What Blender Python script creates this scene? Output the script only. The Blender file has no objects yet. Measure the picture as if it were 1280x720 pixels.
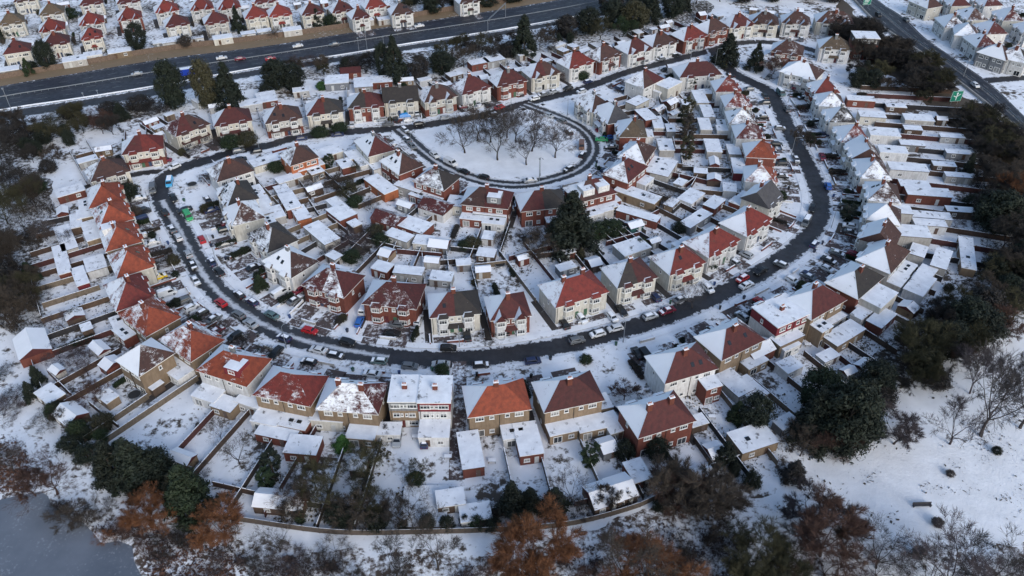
import bpy, bmesh, math, random
from mathutils import Vector, Matrix
R = math.radians
rnd = random.Random(11)
scene = bpy.context.scene
COL = scene.collection

# ------------------------------------------------------------ camera, sky, sun, exposure
F_PX, PITCH, CAM_H = 1000.0, 38.66, 135.0
cam_d = bpy.data.cameras.new('camera'); cam = bpy.data.objects.new('camera', cam_d); COL.objects.link(cam)
cam_d.sensor_width = 36.0; cam_d.lens = 36.0 * F_PX / 1280.0
cam_d.clip_start = 1.0; cam_d.clip_end = 6000.0
cam.location = (0, 0, CAM_H); cam.rotation_euler = (R(90 - PITCH), 0, 0)
scene.camera = cam
SUN_EL, SUN_AZ = 28.0, 150.0          # azimuth clockwise from +Y (behind the camera, to the right)
world = bpy.data.worlds.new('World'); scene.world = world; world.use_nodes = True
wn = world.node_tree; wn.nodes.clear()
sky = wn.nodes.new('ShaderNodeTexSky'); sky.sky_type = 'NISHITA'; sky.sun_disc = False
sky.sun_elevation = R(SUN_EL); sky.sun_rotation = R(SUN_AZ); sky.dust_density = 2.0; sky.air_density = 1.2; sky.ozone_density = 2.1
bg = wn.nodes.new('ShaderNodeBackground'); bg.inputs[1].default_value = 0.085
wo = wn.nodes.new('ShaderNodeOutputWorld')
wn.links.new(sky.outputs[0], bg.inputs[0]); wn.links.new(bg.outputs[0], wo.inputs[0])
sl = bpy.data.lights.new('sun', 'SUN'); sl.energy = 0.5; sl.angle = R(24); sl.color = (.93, 0.96, 1.0)
so = bpy.data.objects.new('sun', sl); COL.objects.link(so)
so.rotation_euler = (R(90 - SUN_EL), 0, R(180 - SUN_AZ))
# a sun lamp shines along its -Z: rotate so that it comes from azimuth SUN_AZ
d_ = Vector((math.sin(R(SUN_AZ)) * math.cos(R(SUN_EL)), math.cos(R(SUN_AZ)) * math.cos(R(SUN_EL)), math.sin(R(SUN_EL))))
so.rotation_euler = d_.to_track_quat('Z', 'Y').to_euler()
scene.view_settings.view_transform = 'Standard'; scene.view_settings.look = 'None'
scene.view_settings.exposure = 1.32; scene.view_settings.gamma = 1.0
scene.view_settings.use_curve_mapping = False
scene.cycles.max_bounces = 5; scene.cycles.diffuse_bounces = 3; scene.cycles.glossy_bounces = 2

# ------------------------------------------------------------ pixel of the photograph -> place on the ground
SP, CP = math.sin(R(PITCH)), math.cos(R(PITCH))
def G(px, py, z=0.0):
    u, v = px - 640.0, py - 360.0
    dx, dy, dz = u, F_PX * CP - v * SP, -(F_PX * SP + v * CP)
    t = (z - CAM_H) / dz
    return Vector((dx * t, dy * t, z))
def P(p):
    x, y, z = p[0], p[1], p[2] - CAM_H
    zc = y * CP - z * SP
    return (640 + F_PX * x / zc, 360 + F_PX * (-(y * SP + z * CP)) / zc)

# ------------------------------------------------------------ materials
def new_mat(name):
    m = bpy.data.materials.new(name); m.use_nodes = True
    nt = m.node_tree; nt.nodes.clear()
    o = nt.nodes.new('ShaderNodeOutputMaterial'); b = nt.nodes.new('ShaderNodeBsdfPrincipled')
    nt.links.new(b.outputs[0], o.inputs[0])
    return m, nt, b
def N(nt, t, **k):
    n = nt.nodes.new(t)
    for a, v in k.items(): setattr(n, a, v)
    return n
def noise(nt, vec, scale, detail=4, rough=.55):
    n = N(nt, 'ShaderNodeTexNoise'); n.inputs['Scale'].default_value = scale
    n.inputs['Detail'].default_value = detail; n.inputs['Roughness'].default_value = rough
    if vec is not None: nt.links.new(vec, n.inputs['Vector'])
    return n.outputs['Fac']
def ramp(nt, fac, a, b, ca=(0, 0, 0, 1), cb=(1, 1, 1, 1)):
    r = N(nt, 'ShaderNodeValToRGB'); e = r.color_ramp.elements
    e[0].position = a; e[1].position = b; e[0].color = ca; e[1].color = cb
    nt.links.new(fac, r.inputs[0]); return r.outputs[0]
def mix(nt, fac, a, b, mode='MIX'):
    m = N(nt, 'ShaderNodeMix', data_type='RGBA', blend_type=mode)
    if isinstance(fac, (int, float)): m.inputs[0].default_value = fac
    else: nt.links.new(fac, m.inputs[0])
    for i, v in ((6, a), (7, b)):
        if isinstance(v, tuple): m.inputs[i].default_value = v if len(v) == 4 else v + (1,)
        else: nt.links.new(v, m.inputs[i])
    return m.outputs[2]
def M_(nt, op, a, b=0.0, c=0.0, clamp=False):
    m = N(nt, 'ShaderNodeMath', operation=op, use_clamp=clamp)
    for i, v in enumerate((a, b, c)):
        if isinstance(v, (int, float)): m.inputs[i].default_value = v
        else: nt.links.new(v, m.inputs[i])
    return m.outputs[0]
def bump(nt, b, h, strength=.4, dist=.05):
    n = N(nt, 'ShaderNodeBump'); n.inputs['Strength'].default_value = strength; n.inputs['Distance'].default_value = dist
    nt.links.new(h, n.inputs['Height']); nt.links.new(n.outputs[0], b.inputs['Normal'])
SNOW = (0.86, 0.88, 0.92)
def wpos(nt): return N(nt, 'ShaderNodeNewGeometry').outputs['Position']
def opos(nt): return N(nt, 'ShaderNodeTexCoord').outputs['Object']
def vmul(nt, v, s):
    n = N(nt, 'ShaderNodeVectorMath', operation='MULTIPLY'); nt.links.new(v, n.inputs[0]); n.inputs[1].default_value = s
    return n.outputs[0]

def m_plain(name, col, rough=.7, var=.25, scale=3.0, metal=0.0):
    m, nt, b = new_mat(name)
    f = noise(nt, opos(nt), scale)
    c = mix(nt, ramp(nt, f, .3, .7), tuple(x * (1 - var) for x in col), tuple(min(1, x * (1 + var)) for x in col))
    nt.links.new(c, b.inputs['Base Color']); b.inputs['Roughness'].default_value = rough; b.inputs['Metallic'].default_value = metal
    return m
def m_objcol(name, rough=.8, var=.25, scale=1.2, streak=False, metal=0.0):
    m, nt, b = new_mat(name)
    oi = N(nt, 'ShaderNodeObjectInfo')
    f = noise(nt, opos(nt), scale, 5, .6)
    g = ramp(nt, f, .25, .75, (1 - var,) * 3 + (1,), (1 + var * .6,) * 3 + (1,))
    c = mix(nt, 1.0, oi.outputs['Color'], g, 'MULTIPLY')
    if streak:
        f2 = noise(nt, vmul(nt, opos(nt), (1.6, 1.6, .25)), 1.3, 5, .7)
        c = mix(nt, ramp(nt, f2, .35, .62, (1, 1, 1, 1), (.72, .70, .68, 1)), (0, 0, 0), c, 'MIX') if False else mix(nt, 1.0, c, ramp(nt, f2, .4, .75, (1, 1, 1, 1), (.66, .63, .60, 1)), 'MULTIPLY')
    nt.links.new(c, b.inputs['Base Color']); b.inputs['Roughness'].default_value = rough; b.inputs['Metallic'].default_value = metal
    return m

def m_ground(name, dark, dark2, lo, hi, s1=.06, s2=.9, w2=.45, snow=SNOW):
    """snow lying over dark ground; lo/hi: where the noise turns from ground to snow"""
    m, nt, b = new_mat(name)
    p = wpos(nt)
    a = noise(nt, p, s1, 3); c = noise(nt, p, s2, 6, .68)
    f = M_(nt, 'ADD', M_(nt, 'MULTIPLY', a, 1 - w2), M_(nt, 'MULTIPLY', c, w2))
    mask = ramp(nt, f, lo, hi)
    d = mix(nt, noise(nt, p, .35, 4), dark, dark2)
    sn = mix(nt, ramp(nt, noise(nt, p, .22, 4), .35, .7), tuple(x * .86 for x in snow), snow)
    nt.links.new(mix(nt, mask, d, sn), b.inputs['Base Color']); b.inputs['Roughness'].default_value = .85
    bump(nt, b, c, .6, .25)
    return m
MT = {}
MT['ground'] = m_ground('snowy_ground', (.045, .04, .036), (.09, .065, .045), .415, .475, .085, .55, .5)
MT['field'] = m_ground('field_snow', (.22, .22, .2), (.12, .11, .09), .27, .36, .05, 1.3, .5)
MT['scrub'] = m_ground('scrub_snow', (.05, .035, .03), (.09, .06, .04), .44, .53, .05, .75, .62)
MT['reed'] = m_ground('reed_snow', (.09, .05, .035), (.05, .035, .03), .46, .51, .05, 1.1, .8)
MT['darkscrub'] = m_ground('dark_scrub', (.030, .024, .02), (.05, .038, .026), .45, .55, .05, .8, .6)
MT['brownbank'] = m_ground('brown_bank', (.06, .045, .033), (.09, .07, .05), .70, .80, .05, .8, .6)
MT['verge'] = m_ground('verge_grass', (.24, .165, .10), (.16, .12, .07), .60, .72, .05, .9, .6)
MT['path'] = m_ground('path_snow', (.2, .18, .16), (.1, .09, .07), .27, .36, .07, .9, .5)
MT['pave'] = m_ground('pavement_snow', (.10, .10, .10), (.14, .13, .12), .36, .46, .12, .9, .55)
MT['drive'] = m_ground('drive_slush', (.05, .046, .048), (.11, .07, .062), .50, .60, .18, 1.1, .6)
MT['alley'] = m_ground('alley_paving', (.035, .032, .034), (.06, .05, .045), .60, .70, .3, 1.3, .6)
MT['patio'] = m_ground('patio_slush', (.10, .095, .09), (.16, .13, .11), .42, .52, .3, 1.3, .6)

def m_ice():
    m, nt, b = new_mat('pond_ice')
    p = wpos(nt)
    a = noise(nt, p, .05, 5, .6)
    c = mix(nt, ramp(nt, a, .35, .65), (.095, .112, .14), (.17, .19, .225))
    s = ramp(nt, M_(nt, 'ADD', M_(nt, 'MULTIPLY', noise(nt, p, 1.6, 4, .6), .6), M_(nt, 'MULTIPLY', noise(nt, p, .12, 3), .4)), .56, .70, (0, 0, 0, 1), (.6,) * 3 + (1,))
    nt.links.new(mix(nt, s, c, (.4, .43, .48)), b.inputs['Base Color'])
    b.inputs['Roughness'].default_value = .42
    return m
MT['ice'] = m_ice()

def m_road(name, base, lanes=None, edge=.10, slush=.0, lanew=.004):
    m, nt, b = new_mat(name)
    uv = N(nt, 'ShaderNodeUVMap'); sp = N(nt, 'ShaderNodeSeparateXYZ'); nt.links.new(uv.outputs[0], sp.inputs[0])
    u, v = sp.outputs[0], sp.outputs[1]
    p = wpos(nt)
    c = mix(nt, ramp(nt, noise(nt, p, .16, 6, .7), .35, .65), tuple(x * .6 for x in base), tuple(x * 1.5 for x in base))
    # wheel tracks: smoother, darker bands that belong to the worn surface
    du = M_(nt, 'ABSOLUTE', M_(nt, 'SUBTRACT', u, .5))
    nn = noise(nt, p, .6, 6, .7)
    e = M_(nt, 'ADD', M_(nt, 'MULTIPLY', M_(nt, 'SUBTRACT', du, .5 - edge), 6.0), M_(nt, 'MULTIPLY', M_(nt, 'SUBTRACT', nn, .5), 4.2))
    mask = ramp(nt, e, .15, .5)
    if slush:
        ct = M_(nt, 'SUBTRACT', .11, M_(nt, 'ABSOLUTE', M_(nt, 'SUBTRACT', M_(nt, 'ABSOLUTE', M_(nt, 'SUBTRACT', u, .5)), .0)))
        big = noise(nt, p, .03, 2)
        ee = M_(nt, 'ADD', M_(nt, 'MULTIPLY', ct, 5.0), M_(nt, 'MULTIPLY', M_(nt, 'SUBTRACT', nn, .55), 2.0))
        ee = M_(nt, 'ADD', ee, M_(nt, 'MULTIPLY', M_(nt, 'SUBTRACT', big, .2), 1.2))
        mask = M_(nt, 'MAXIMUM', mask, M_(nt, 'MULTIPLY', ramp(nt, ee, .1, .6), slush))
    c = mix(nt, mask, c, (.62, .64, .68))
    if lanes:
        tot = None
        for (pos, dash) in lanes:
            q = M_(nt, 'LESS_THAN', M_(nt, 'ABSOLUTE', M_(nt, 'SUBTRACT', u, pos)), lanew)
            if dash:
                q = M_(nt, 'MULTIPLY', q, M_(nt, 'LESS_THAN', M_(nt, 'FRACT', M_(nt, 'DIVIDE', v, 9.0)), .4))
            tot = q if tot is None else M_(nt, 'MAXIMUM', tot, q)
        wear = M_(nt, 'MULTIPLY', tot, ramp(nt, nn, .3, .6, (.35,) * 3 + (1,), (.85,) * 3 + (1,)))
        c = mix(nt, wear, c, (.45, .45, .44))
    nt.links.new(c, b.inputs['Base Color'])
    nt.links.new(ramp(nt, nn, .3, .7, (.45,) * 3 + (1,), (.75,) * 3 + (1,)), b.inputs['Roughness'])
    return m
MT['road'] = m_road('wet_asphalt', (.022, .022, .026), None, .17, 0)
MT['slushroad'] = m_road('slushy_asphalt', (.032, .033, .037), None, .14, .85)
MT['motorway'] = m_road('motorway_asphalt', (.020, .021, .029), [(.06, 0), (.25, 1), (.42, 0), (.58, 1), (.76, 1), (.94, 0)], .018, 0, .0022)
MT['highway'] = m_road('highway_asphalt', (.022, .024, .032), [(.06, 0), (.27, 1), (.48, 0), (.52, 0), (.73, 1), (.94, 0)], .012, 0, .005)

def m_roof():
    m, nt, b = new_mat('clay_roof_tiles')
    oi = N(nt, 'ShaderNodeObjectInfo'); ge = N(nt, 'ShaderNodeNewGeometry')
    o = opos(nt)
    # tile courses
    w = N(nt, 'ShaderNodeTexWave', wave_type='BANDS', bands_direction='Z'); w.inputs['Scale'].default_value = 2.4; w.inputs['Distortion'].default_value = .6
    nt.links.new(o, w.inputs[0])
    f = noise(nt, o, 1.1, 6, .7)
    g = ramp(nt, f, .25, .75, (.5, .5, .54, 1), (1.45, 1.35, 1.25, 1))
    c = mix(nt, 1.0, oi.outputs['Color'], g, 'MULTIPLY')
    c = mix(nt, .35, c, mix(nt, 1.0, c, ramp(nt, w.outputs['Fac'], .2, .8, (.6,) * 3 + (1,), (1.15,) * 3 + (1,)), 'MULTIPLY'))
    # moss and soot
    c = mix(nt, ramp(nt, noise(nt, o, .8, 5, .7), .58, .75, (0, 0, 0, 1), (.55,) * 3 + (1,)), c, (.05, .045, .03))
    # snow left on the slopes turned away from the winter sun
    dn = N(nt, 'ShaderNodeVectorMath', operation='DOT_PRODUCT'); nt.links.new(ge.outputs['Normal'], dn.inputs[0]); dn.inputs[1].default_value = (-.80, .60, .0)
    rp = N(nt, 'ShaderNodeVectorMath', operation='ADD'); nt.links.new(o, rp.inputs[0])
    cr = N(nt, 'ShaderNodeCombineXYZ'); nt.links.new(M_(nt, 'MULTIPLY', oi.outputs['Random'], 90), cr.inputs[0]); nt.links.new(M_(nt, 'MULTIPLY', oi.outputs['Random'], 57), cr.inputs[1]); nt.links.new(cr.outputs[0], rp.inputs[1])
    n1 = noise(nt, rp.outputs[0], .32, 4, .6)
    n2 = noise(nt, vmul(nt, rp.outputs[0], (1.0, 1.0, 3.5)), .9, 5, .7)
    nn = M_(nt, 'ADD', M_(nt, 'MULTIPLY', M_(nt, 'SUBTRACT', n1, .5), 3.6), M_(nt, 'MULTIPLY', M_(nt, 'SUBTRACT', n2, .5), 2.6))
    t = M_(nt, 'ADD', M_(nt, 'MULTIPLY', dn.outputs['Value'], 3.2), M_(nt, 'MULTIPLY', M_(nt, 'SUBTRACT', oi.outputs['Alpha'], .45), 3.2))
    t = M_(nt, 'ADD', t, nn)
    t = M_(nt, 'ADD', t, M_(nt, 'ADD', M_(nt, 'MULTIPLY', M_(nt, 'SUBTRACT', w.outputs['Fac'], .5), .55), M_(nt, 'MULTIPLY', M_(nt, 'SUBTRACT', noise(nt, rp.outputs[0], 5.0, 3, .7), .5), 1.1)))
    nf = N(nt, 'ShaderNodeSeparateXYZ'); nt.links.new(ge.outputs['Normal'], nf.inputs[0])
    up = M_(nt, 'GREATER_THAN', nf.outputs[2], .3)
    flat = M_(nt, 'GREATER_THAN', nf.outputs[2], .965)
    mask = M_(nt, 'MULTIPLY', M_(nt, 'MAXIMUM', ramp(nt, t, -.02, .42), flat), up)
    nt.links.new(mix(nt, mask, c, mix(nt, n1, tuple(x * .85 for x in SNOW), SNOW)), b.inputs['Base Color'])
    b.inputs['Roughness'].default_value = .75
    bump(nt, b, M_(nt, 'ADD', M_(nt, 'MULTIPLY', w.outputs['Fac'], .5), M_(nt, 'MULTIPLY', mask, 1.6)), .6, .06)
    return m
MT['roof'] = m_roof()
def m_flatsnow():
    m, nt, b = new_mat('flat_roof_snow')
    o = opos(nt); oi = N(nt, 'ShaderNodeObjectInfo')
    cr = N(nt, 'ShaderNodeCombineXYZ'); nt.links.new(M_(nt, 'MULTIPLY', oi.outputs['Random'], 90), cr.inputs[0])
    ad = N(nt, 'ShaderNodeVectorMath', operation='ADD'); nt.links.new(o, ad.inputs[0]); nt.links.new(cr.outputs[0], ad.inputs[1])
    n1 = noise(nt, ad.outputs[0], .55, 6, .65)
    c = mix(nt, ramp(nt, n1, .32, .41), (.10, .095, .09), SNOW)
    c = mix(nt, ramp(nt, noise(nt, ad.outputs[0], .5, 3), .35, .7), mix(nt, .3, c, (.33, .35, .4)), c)
    nt.links.new(c, b.inputs['Base Color']); b.inputs['Roughness'].default_value = .8
    return m
MT['flat'] = m_flatsnow()
MT['snow'] = m_plain('thick_snow', SNOW, .8, .06, 1.5)
MT['wall'] = m_objcol('wall_finish', .85, .16, 1.0, True)
MT['paint'] = m_objcol('car_paint', .28, .05, 2.0)
MT['leaf'] = m_objcol('leaf', .8, .5, .9)
MT['bark'] = m_objcol('bark', .9, .3, 3)
MT['timber'] = m_objcol('timber', .85, .35, 2.0, True)
MT['white'] = m_plain('white_frame', (.72, .72, .70), .5, .08)
def m_glass():
    m, nt, b = new_mat('window_glass')
    oi = N(nt, 'ShaderNodeObjectInfo')
    c = mix(nt, ramp(nt, oi.outputs['Random'], .35, .95), (.02, .024, .03), (.26, .26, .25))
    nt.links.new(c, b.inputs['Base Color']); b.inputs['Roughness'].default_value = .12
    return m
MT['glass'] = m_glass()
MT['cglass'] = m_plain('car_glass', (.015, .018, .022), .1, .1)
MT['tyre'] = m_plain('tyre_rubber', (.02, .02, .02), .8, .2)
MT['rim'] = m_plain('alloy_rim', (.35, .36, .37), .35, .1, metal=.8)
MT['metal'] = m_plain('galvanised_steel', (.32, .34, .36), .45, .15, metal=.6)
MT['concrete'] = m_plain('concrete', (.36, .34, .31), .85, .2, .5)
MT['lamp'] = m_plain('lamp_lens', (.55, .55, .5), .2, .1)
MT['red'] = m_plain('red_lens', (.35, .02, .02), .3, .1)
MT['green'] = m_plain('green_sign', (.0, .17, .11), .4, .08)
MT['signwhite'] = m_plain('sign_white', (.75, .78, .78), .4, .04)
MT['pot'] = m_plain('clay_pot', (.32, .12, .06), .8, .25)

# ------------------------------------------------------------ mesh builder
class MB:
    def __init__(s): s.v = []; s.f = []; s.m = []
    def face(s, pts, m=0):
        i = len(s.v); s.v += [tuple(p) for p in pts]; s.f.append(tuple(range(i, i + len(pts)))); s.m.append(m)
    def box(s, c, h, m=0, rz=0.0, top=None):
        """centre c, half sizes h; top: material for the upper face"""
        cx, cy, cz = c; hx, hy, hz = h; cs, sn = math.cos(rz), math.sin(rz)
        i = len(s.v)
        for z in (-hz, hz):
            for (x, y) in ((-hx, -hy), (hx, -hy), (hx, hy), (-hx, hy)):
                s.v.append((cx + x * cs - y * sn, cy + x * sn + y * cs, cz + z))
        for k, q in enumerate(((0, 3, 2, 1), (4, 5, 6, 7), (0, 1, 5, 4), (1, 2, 6, 5), (2, 3, 7, 6), (3, 0, 4, 7))):
            s.f.append(tuple(i + j for j in q)); s.m.append(top if (k == 1 and top is not None) else m)
    def loft(s, rings, m=0, cap=True):
        i = len(s.v); n = len(rings[0])
        for r in rings: s.v += [tuple(p) for p in r]
        for a in range(len(rings) - 1):
            for k in range(n):
                l = (k + 1) % n
                s.f.append((i + a * n + k, i + a * n + l, i + (a + 1) * n + l, i + (a + 1) * n + k)); s.m.append(m)
        if cap:
            s.f.append(tuple(i + k for k in reversed(range(n)))); s.m.append(m)
            s.f.append(tuple(i + (len(rings) - 1) * n + k for k in range(n))); s.m.append(m)
    def tube(s, a, b, ra, rb, n=5, m=0, cap=False):
        a, b = Vector(a), Vector(b); d = (b - a)
        if d.length < 1e-6: return
        d.normalize(); x = d.orthogonal().normalized(); y = d.cross(x)
        r1 = [a + (x * math.cos(6.2832 * k / n) + y * math.sin(6.2832 * k / n)) * ra for k in range(n)]
        r2 = [b + (x * math.cos(6.2832 * k / n) + y * math.sin(6.2832 * k / n)) * rb for k in range(n)]
        s.loft([r1, r2], m, cap)
    def mesh(s, name, mats):
        me = bpy.data.meshes.new(name); me.from_pydata(s.v, [], s.f)
        for m in mats: me.materials.append(m)
        me.polygons.foreach_set('material_index', s.m); me.update()
        return me
def link(name, me, parent=None, loc=None, rz=0.0, color=None):
    o = bpy.data.objects.new(name, me); COL.objects.link(o)
    if parent: o.parent = parent
    if loc is not None: o.location = loc
    if rz: o.rotation_euler = (0, 0, rz)
    if color is not None: o.color = tuple(color) + ((1,) if len(color) == 3 else ())
    return o
def empty(name, loc, rz=0.0):
    o = bpy.data.objects.new(name, None); COL.objects.link(o); o.location = loc; o.rotation_euler = (0, 0, rz); o.empty_display_size = .5
    return o
def copy_tree(o, parent=None):
    c = o.copy(); COL.objects.link(c); c.parent = parent
    for ch in KIDS.get(o.name, []): copy_tree_reg(ch, c)
    return c
KIDS = {}
def register(o):
    KIDS[o.name] = [c for c in list(COL.objects) if c.parent == o]
    for c in KIDS[o.name]: register(c)
def copy_tree_reg(o, parent):
    c = o.copy(); COL.objects.link(c); c.parent = parent
    for ch in KIDS.get(o.name, []): copy_tree_reg(ch, c)
    return c

# ------------------------------------------------------------ labels: collected first, written at the end
LAB = []       # dict(o, look, cat, group, where, px)
def tag(o, look, cat, group=None, where=None, fmt='{look} {where}'):
    LAB.append(dict(o=o, look=look, cat=cat, group=group, where=where, fmt=fmt))
def struct(o, kind='structure'): o['kind'] = kind
ORD = ['zeroth', 'first', 'second', 'third', 'fourth', 'fifth', 'sixth', 'seventh', 'eighth', 'ninth', 'tenth', 'eleventh', 'twelfth', 'thirteenth', 'fourteenth', 'fifteenth', 'sixteenth', 'seventeenth', 'eighteenth', 'nineteenth', 'twentieth'] + ['%dth' % i for i in range(21, 99)]
for i_ in range(21, 99):
    if i_ % 10 == 1: ORD[i_] = '%dst' % i_
    if i_ % 10 == 2: ORD[i_] = '%dnd' % i_
    if i_ % 10 == 3: ORD[i_] = '%drd' % i_

# ------------------------------------------------------------ the setting: ground, roads, pond
def sheet(name, pts, mat, z, smooth=False, rag=1.0):
    g = [G(x, y) for x, y in pts]
    if smooth:
        g = curve(g, True, 2.0); jr = random.Random(len(pts)); jx = jy = 0.0; g2 = []
        for q in g:
            jx = jx * .7 + jr.gauss(0, .7); jy = jy * .7 + jr.gauss(0, .7); g2.append(q + Vector((jx, jy, 0)) * (rag if mat is not MT['ice'] else .5))
        g = g2
    mb = MB(); mb.face([(p.x, p.y, z) for p in g]); o = link(name, mb.mesh(name, [mat]))
    # make the face look up
    if o.data.polygons[0].normal.z < 0: o.data.flip_normals()
    struct(o); return o
def curve(pts, closed=False, step=3.0):
    n = len(pts); out = []
    rng = range(n if closed else n - 1)
    for i in rng:
        if closed: p0, p1, p2, p3 = pts[(i - 1) % n], pts[i], pts[(i + 1) % n], pts[(i + 2) % n]
        else: p0, p1, p2, p3 = pts[max(0, i - 1)], pts[i], pts[i + 1], pts[min(n - 1, i + 2)]
        k = max(1, int((p2 - p1).length / step))
        for j in range(k):
            t = j / k; t2 = t * t; t3 = t2 * t
            out.append(.5 * ((2 * p1) + (p2 - p0) * t + (2 * p0 - 5 * p1 + 4 * p2 - p3) * t2 + (3 * p1 - p0 - 3 * p2 + p3) * t3))
    if not closed: out.append(pts[-1].copy())
    return out
def strip(name, A, B, mat, z, v0=0.0):
    me = bpy.data.meshes.new(name); vs = []; fs = []; uvs = []
    v = v0; last = None
    vv = []
    for a, b in zip(A, B):
        c = (a + b) / 2
        if last is not None: v += (c - last).length
        last = c; vv.append(v)
        vs += [(a.x, a.y, z), (b.x, b.y, z)]
    for i in range(len(A) - 1): fs.append((2 * i, 2 * i + 2, 2 * i + 3, 2 * i + 1))
    me.from_pydata(vs, [], fs); me.materials.append(mat); uv = me.uv_layers.new(name='UVMap')
    for f in me.polygons:
        for li in f.loop_indices:
            vi = me.loops[li].vertex_index; uv.data[li].uv = ((0 if vi % 2 == 0 else 1), vv[vi // 2])
    me.update()
    if me.polygons[0].normal.z < 0: me.flip_normals()
    o = link(name, me); struct(o); return o
def offs(pts, d):
    out = []
    for i, p in enumerate(pts):
        t = (pts[min(i + 1, len(pts) - 1)] - pts[max(0, i - 1)]); t = Vector((t.x, t.y, 0)).normalized()
        out.append(p + Vector((-t.y, t.x, 0)) * d)
    return out
# ground
mb = MB(); mb.face([(-1500, -300, 0), (1500, -300, 0), (1500, 2500, 0), (-1500, 2500, 0)])
struct(link('ground', mb.mesh('ground', [MT['ground']])))

ROADS = {}
def slush_part(key, a, b, z):
    g, w = ROADS[key]; n = len(g); h_ = g[int(n * a):int(n * b)]
    strip('road', offs(h_, w / 2), offs(h_, -w / 2), MT['slushroad'], z)
def road(key, name, px, width, mat, z, closed=False, pave=2.2):
    g = curve([G(x, y) for x, y in px], closed, 2.5)
    ROADS[key] = (g, width)
    if closed: g = g + [g[0], g[1]]
    strip(name, offs(g, width / 2), offs(g, -width / 2), mat, z)
crescent_px = [(893, 62), (903, 78), (921, 94), (956, 111), (971, 129), (981, 150), (991, 172), (1004, 196), (1017, 222), (1026, 252), (1021, 280), (1004, 302), (985, 318), (950, 341), (905, 365), (850, 389), (780, 412), (700, 432), (620, 445), (560, 449), (500, 447), (430, 437), (360, 419), (310, 394), (272, 364), (246, 330), (226, 290), (203, 250), (203, 226), (224, 211), (264, 199)]
road('crescent', 'road', crescent_px, 7.4, MT['road'], .012)
slush_part('crescent', .66, .93, .020)
road('upper', 'road', [(264, 199), (290, 190), (334, 182), (371, 172), (433, 165), (505, 160), (552, 153), (604, 144), (650, 131), (728, 111), (784, 90), (836, 77), (872, 67), (893, 62), (915, 55), (945, 52)], 6.0, MT['road'], .008)
road('loop', 'road', [(497, 161), (508, 170), (525, 186), (550, 205), (578, 218), (612, 228), (650, 231), (690, 224), (722, 212), (738, 197), (741, 180), (728, 162), (702, 148), (676, 138), (655, 130)], 5.4, MT['slushroad'], .016)
road('lane', 'lane', [(574, 452), (574, 500), (572, 545), (571, 600)], 3.4, MT['drive'], .020)
road('track', 'lane', [(150, 222), (180, 216), (207, 214)], 4.0, MT['road'], .006)
road('northeast', 'road', [(945, 52), (985, 55), (1020, 64), (1052, 72)], 5.5, MT['road'], .02)
# motorway: two edges traced, a slip road below it, the grassy verge above
def pair(A, B): 
    a = curve([G(*p) for p in A], False, 6); b = curve([G(*p) for p in B], False, 6)
    n = 160
    def rs(c):
        L = [0]
        for i in range(1, len(c)): L.append(L[-1] + (c[i] - c[i - 1]).length)
        out = []; j = 0
        for k in range(n):
            s = L[-1] * k / (n - 1)
            while j < len(L) - 2 and L[j + 1] < s: j += 1
            t = (s - L[j]) / max(1e-6, L[j + 1] - L[j]); out.append(c[j].lerp(c[j + 1], min(1, t)))
        return out
    return rs(a), rs(b)
mtop = [(-160, 140), (0, 108), (100, 91), (210, 73), (330, 58), (450, 39), (560, 22), (650, 8), (730, -6), (900, -40)]
mbot = [(-160, 171), (0, 139), (100, 124), (193, 109), (333, 84), (431, 69), (508, 56), (609, 41), (690, 27), (760, 13), (930, -24)]
mb2 = [(-160, 186), (0, 153), (100, 136), (193, 121), (333, 93), (431, 77), (508, 64), (609, 48), (690, 33), (760, 19), (940, -18)]
vtop = [(-160, 130), (0, 99), (100, 82), (210, 63), (330, 49), (450, 32), (560, 14), (650, 0), (730, -14), (900, -48)]
A, B = pair(mtop, mbot); strip('motorway', A, B, MT['motorway'], .03); MW = [(a + b) / 2 for a, b in zip(A, B)]; MWA, MWB = A, B
A, B = pair(mbot, mb2); strip('slip_road', A, B, MT['road'], .02)
A, B = pair(vtop, mtop); strip('verge', A, B, MT['verge'], .02); VT = A
hl = [(1035, -30), (1066, 0), (1097, 31), (1156, 71), (1197, 103), (1244, 140), (1280, 170), (1350, 232)]
hr = [(1070, -27), (1098, 1), (1130, 22), (1156, 47), (1197, 76), (1241, 107), (1280, 145), (1345, 205)]
A, B = pair(hl, hr); strip('highway', A, B, MT['highway'], .03); HW = [(a + b) / 2 for a, b in zip(A, B)]; HL = A; HR = B
road('side', 'road', [(1232, 101), (1255, 99), (1285, 97), (1330, 96)], 6.0, MT['road'], .024)
road('service', 'service_road', [(1148, 10), (1180, 33), (1215, 62), (1245, 80), (1285, 92)], 3.6, MT['drive'], .02)
ROADS['motorway'] = (MW, 34); ROADS['highway'] = (HW, 20)
# pavements with kerbs on both sides of the estate's roads
def near_road(p, skip=(), extra=0.0):
    for k, (g, w) in ROADS.items():
        if k in skip: continue
        for q in g[::2]:
            if (q.x - p.x) ** 2 + (q.y - p.y) ** 2 < (w / 2 + extra) ** 2: return True
    return False
for key in ('crescent', 'upper', 'loop'):
    g, w = ROADS[key]
    for sd in (1, -1):
        a, b = offs(g, sd * w / 2), offs(g, sd * (w / 2 + 2.0)); mb = MB()
        for i in range(len(g) - 1):
            m_ = (a[i] + b[i + 1]) / 2
            if near_road(m_, (key,), 1.6): continue
            q = [a[i], b[i], b[i + 1], a[i + 1]]
            if sd > 0: q = q[::-1]
            mb.face([(p.x, p.y, .12) for p in q])
            mb.face([(a[i].x, a[i].y, 0), (a[i + 1].x, a[i + 1].y, 0), (a[i + 1].x, a[i + 1].y, .12), (a[i].x, a[i].y, .12)], 1)
        struct(link('pavement', mb.mesh('pavement', [MT['pave'], MT['concrete']])))
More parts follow.
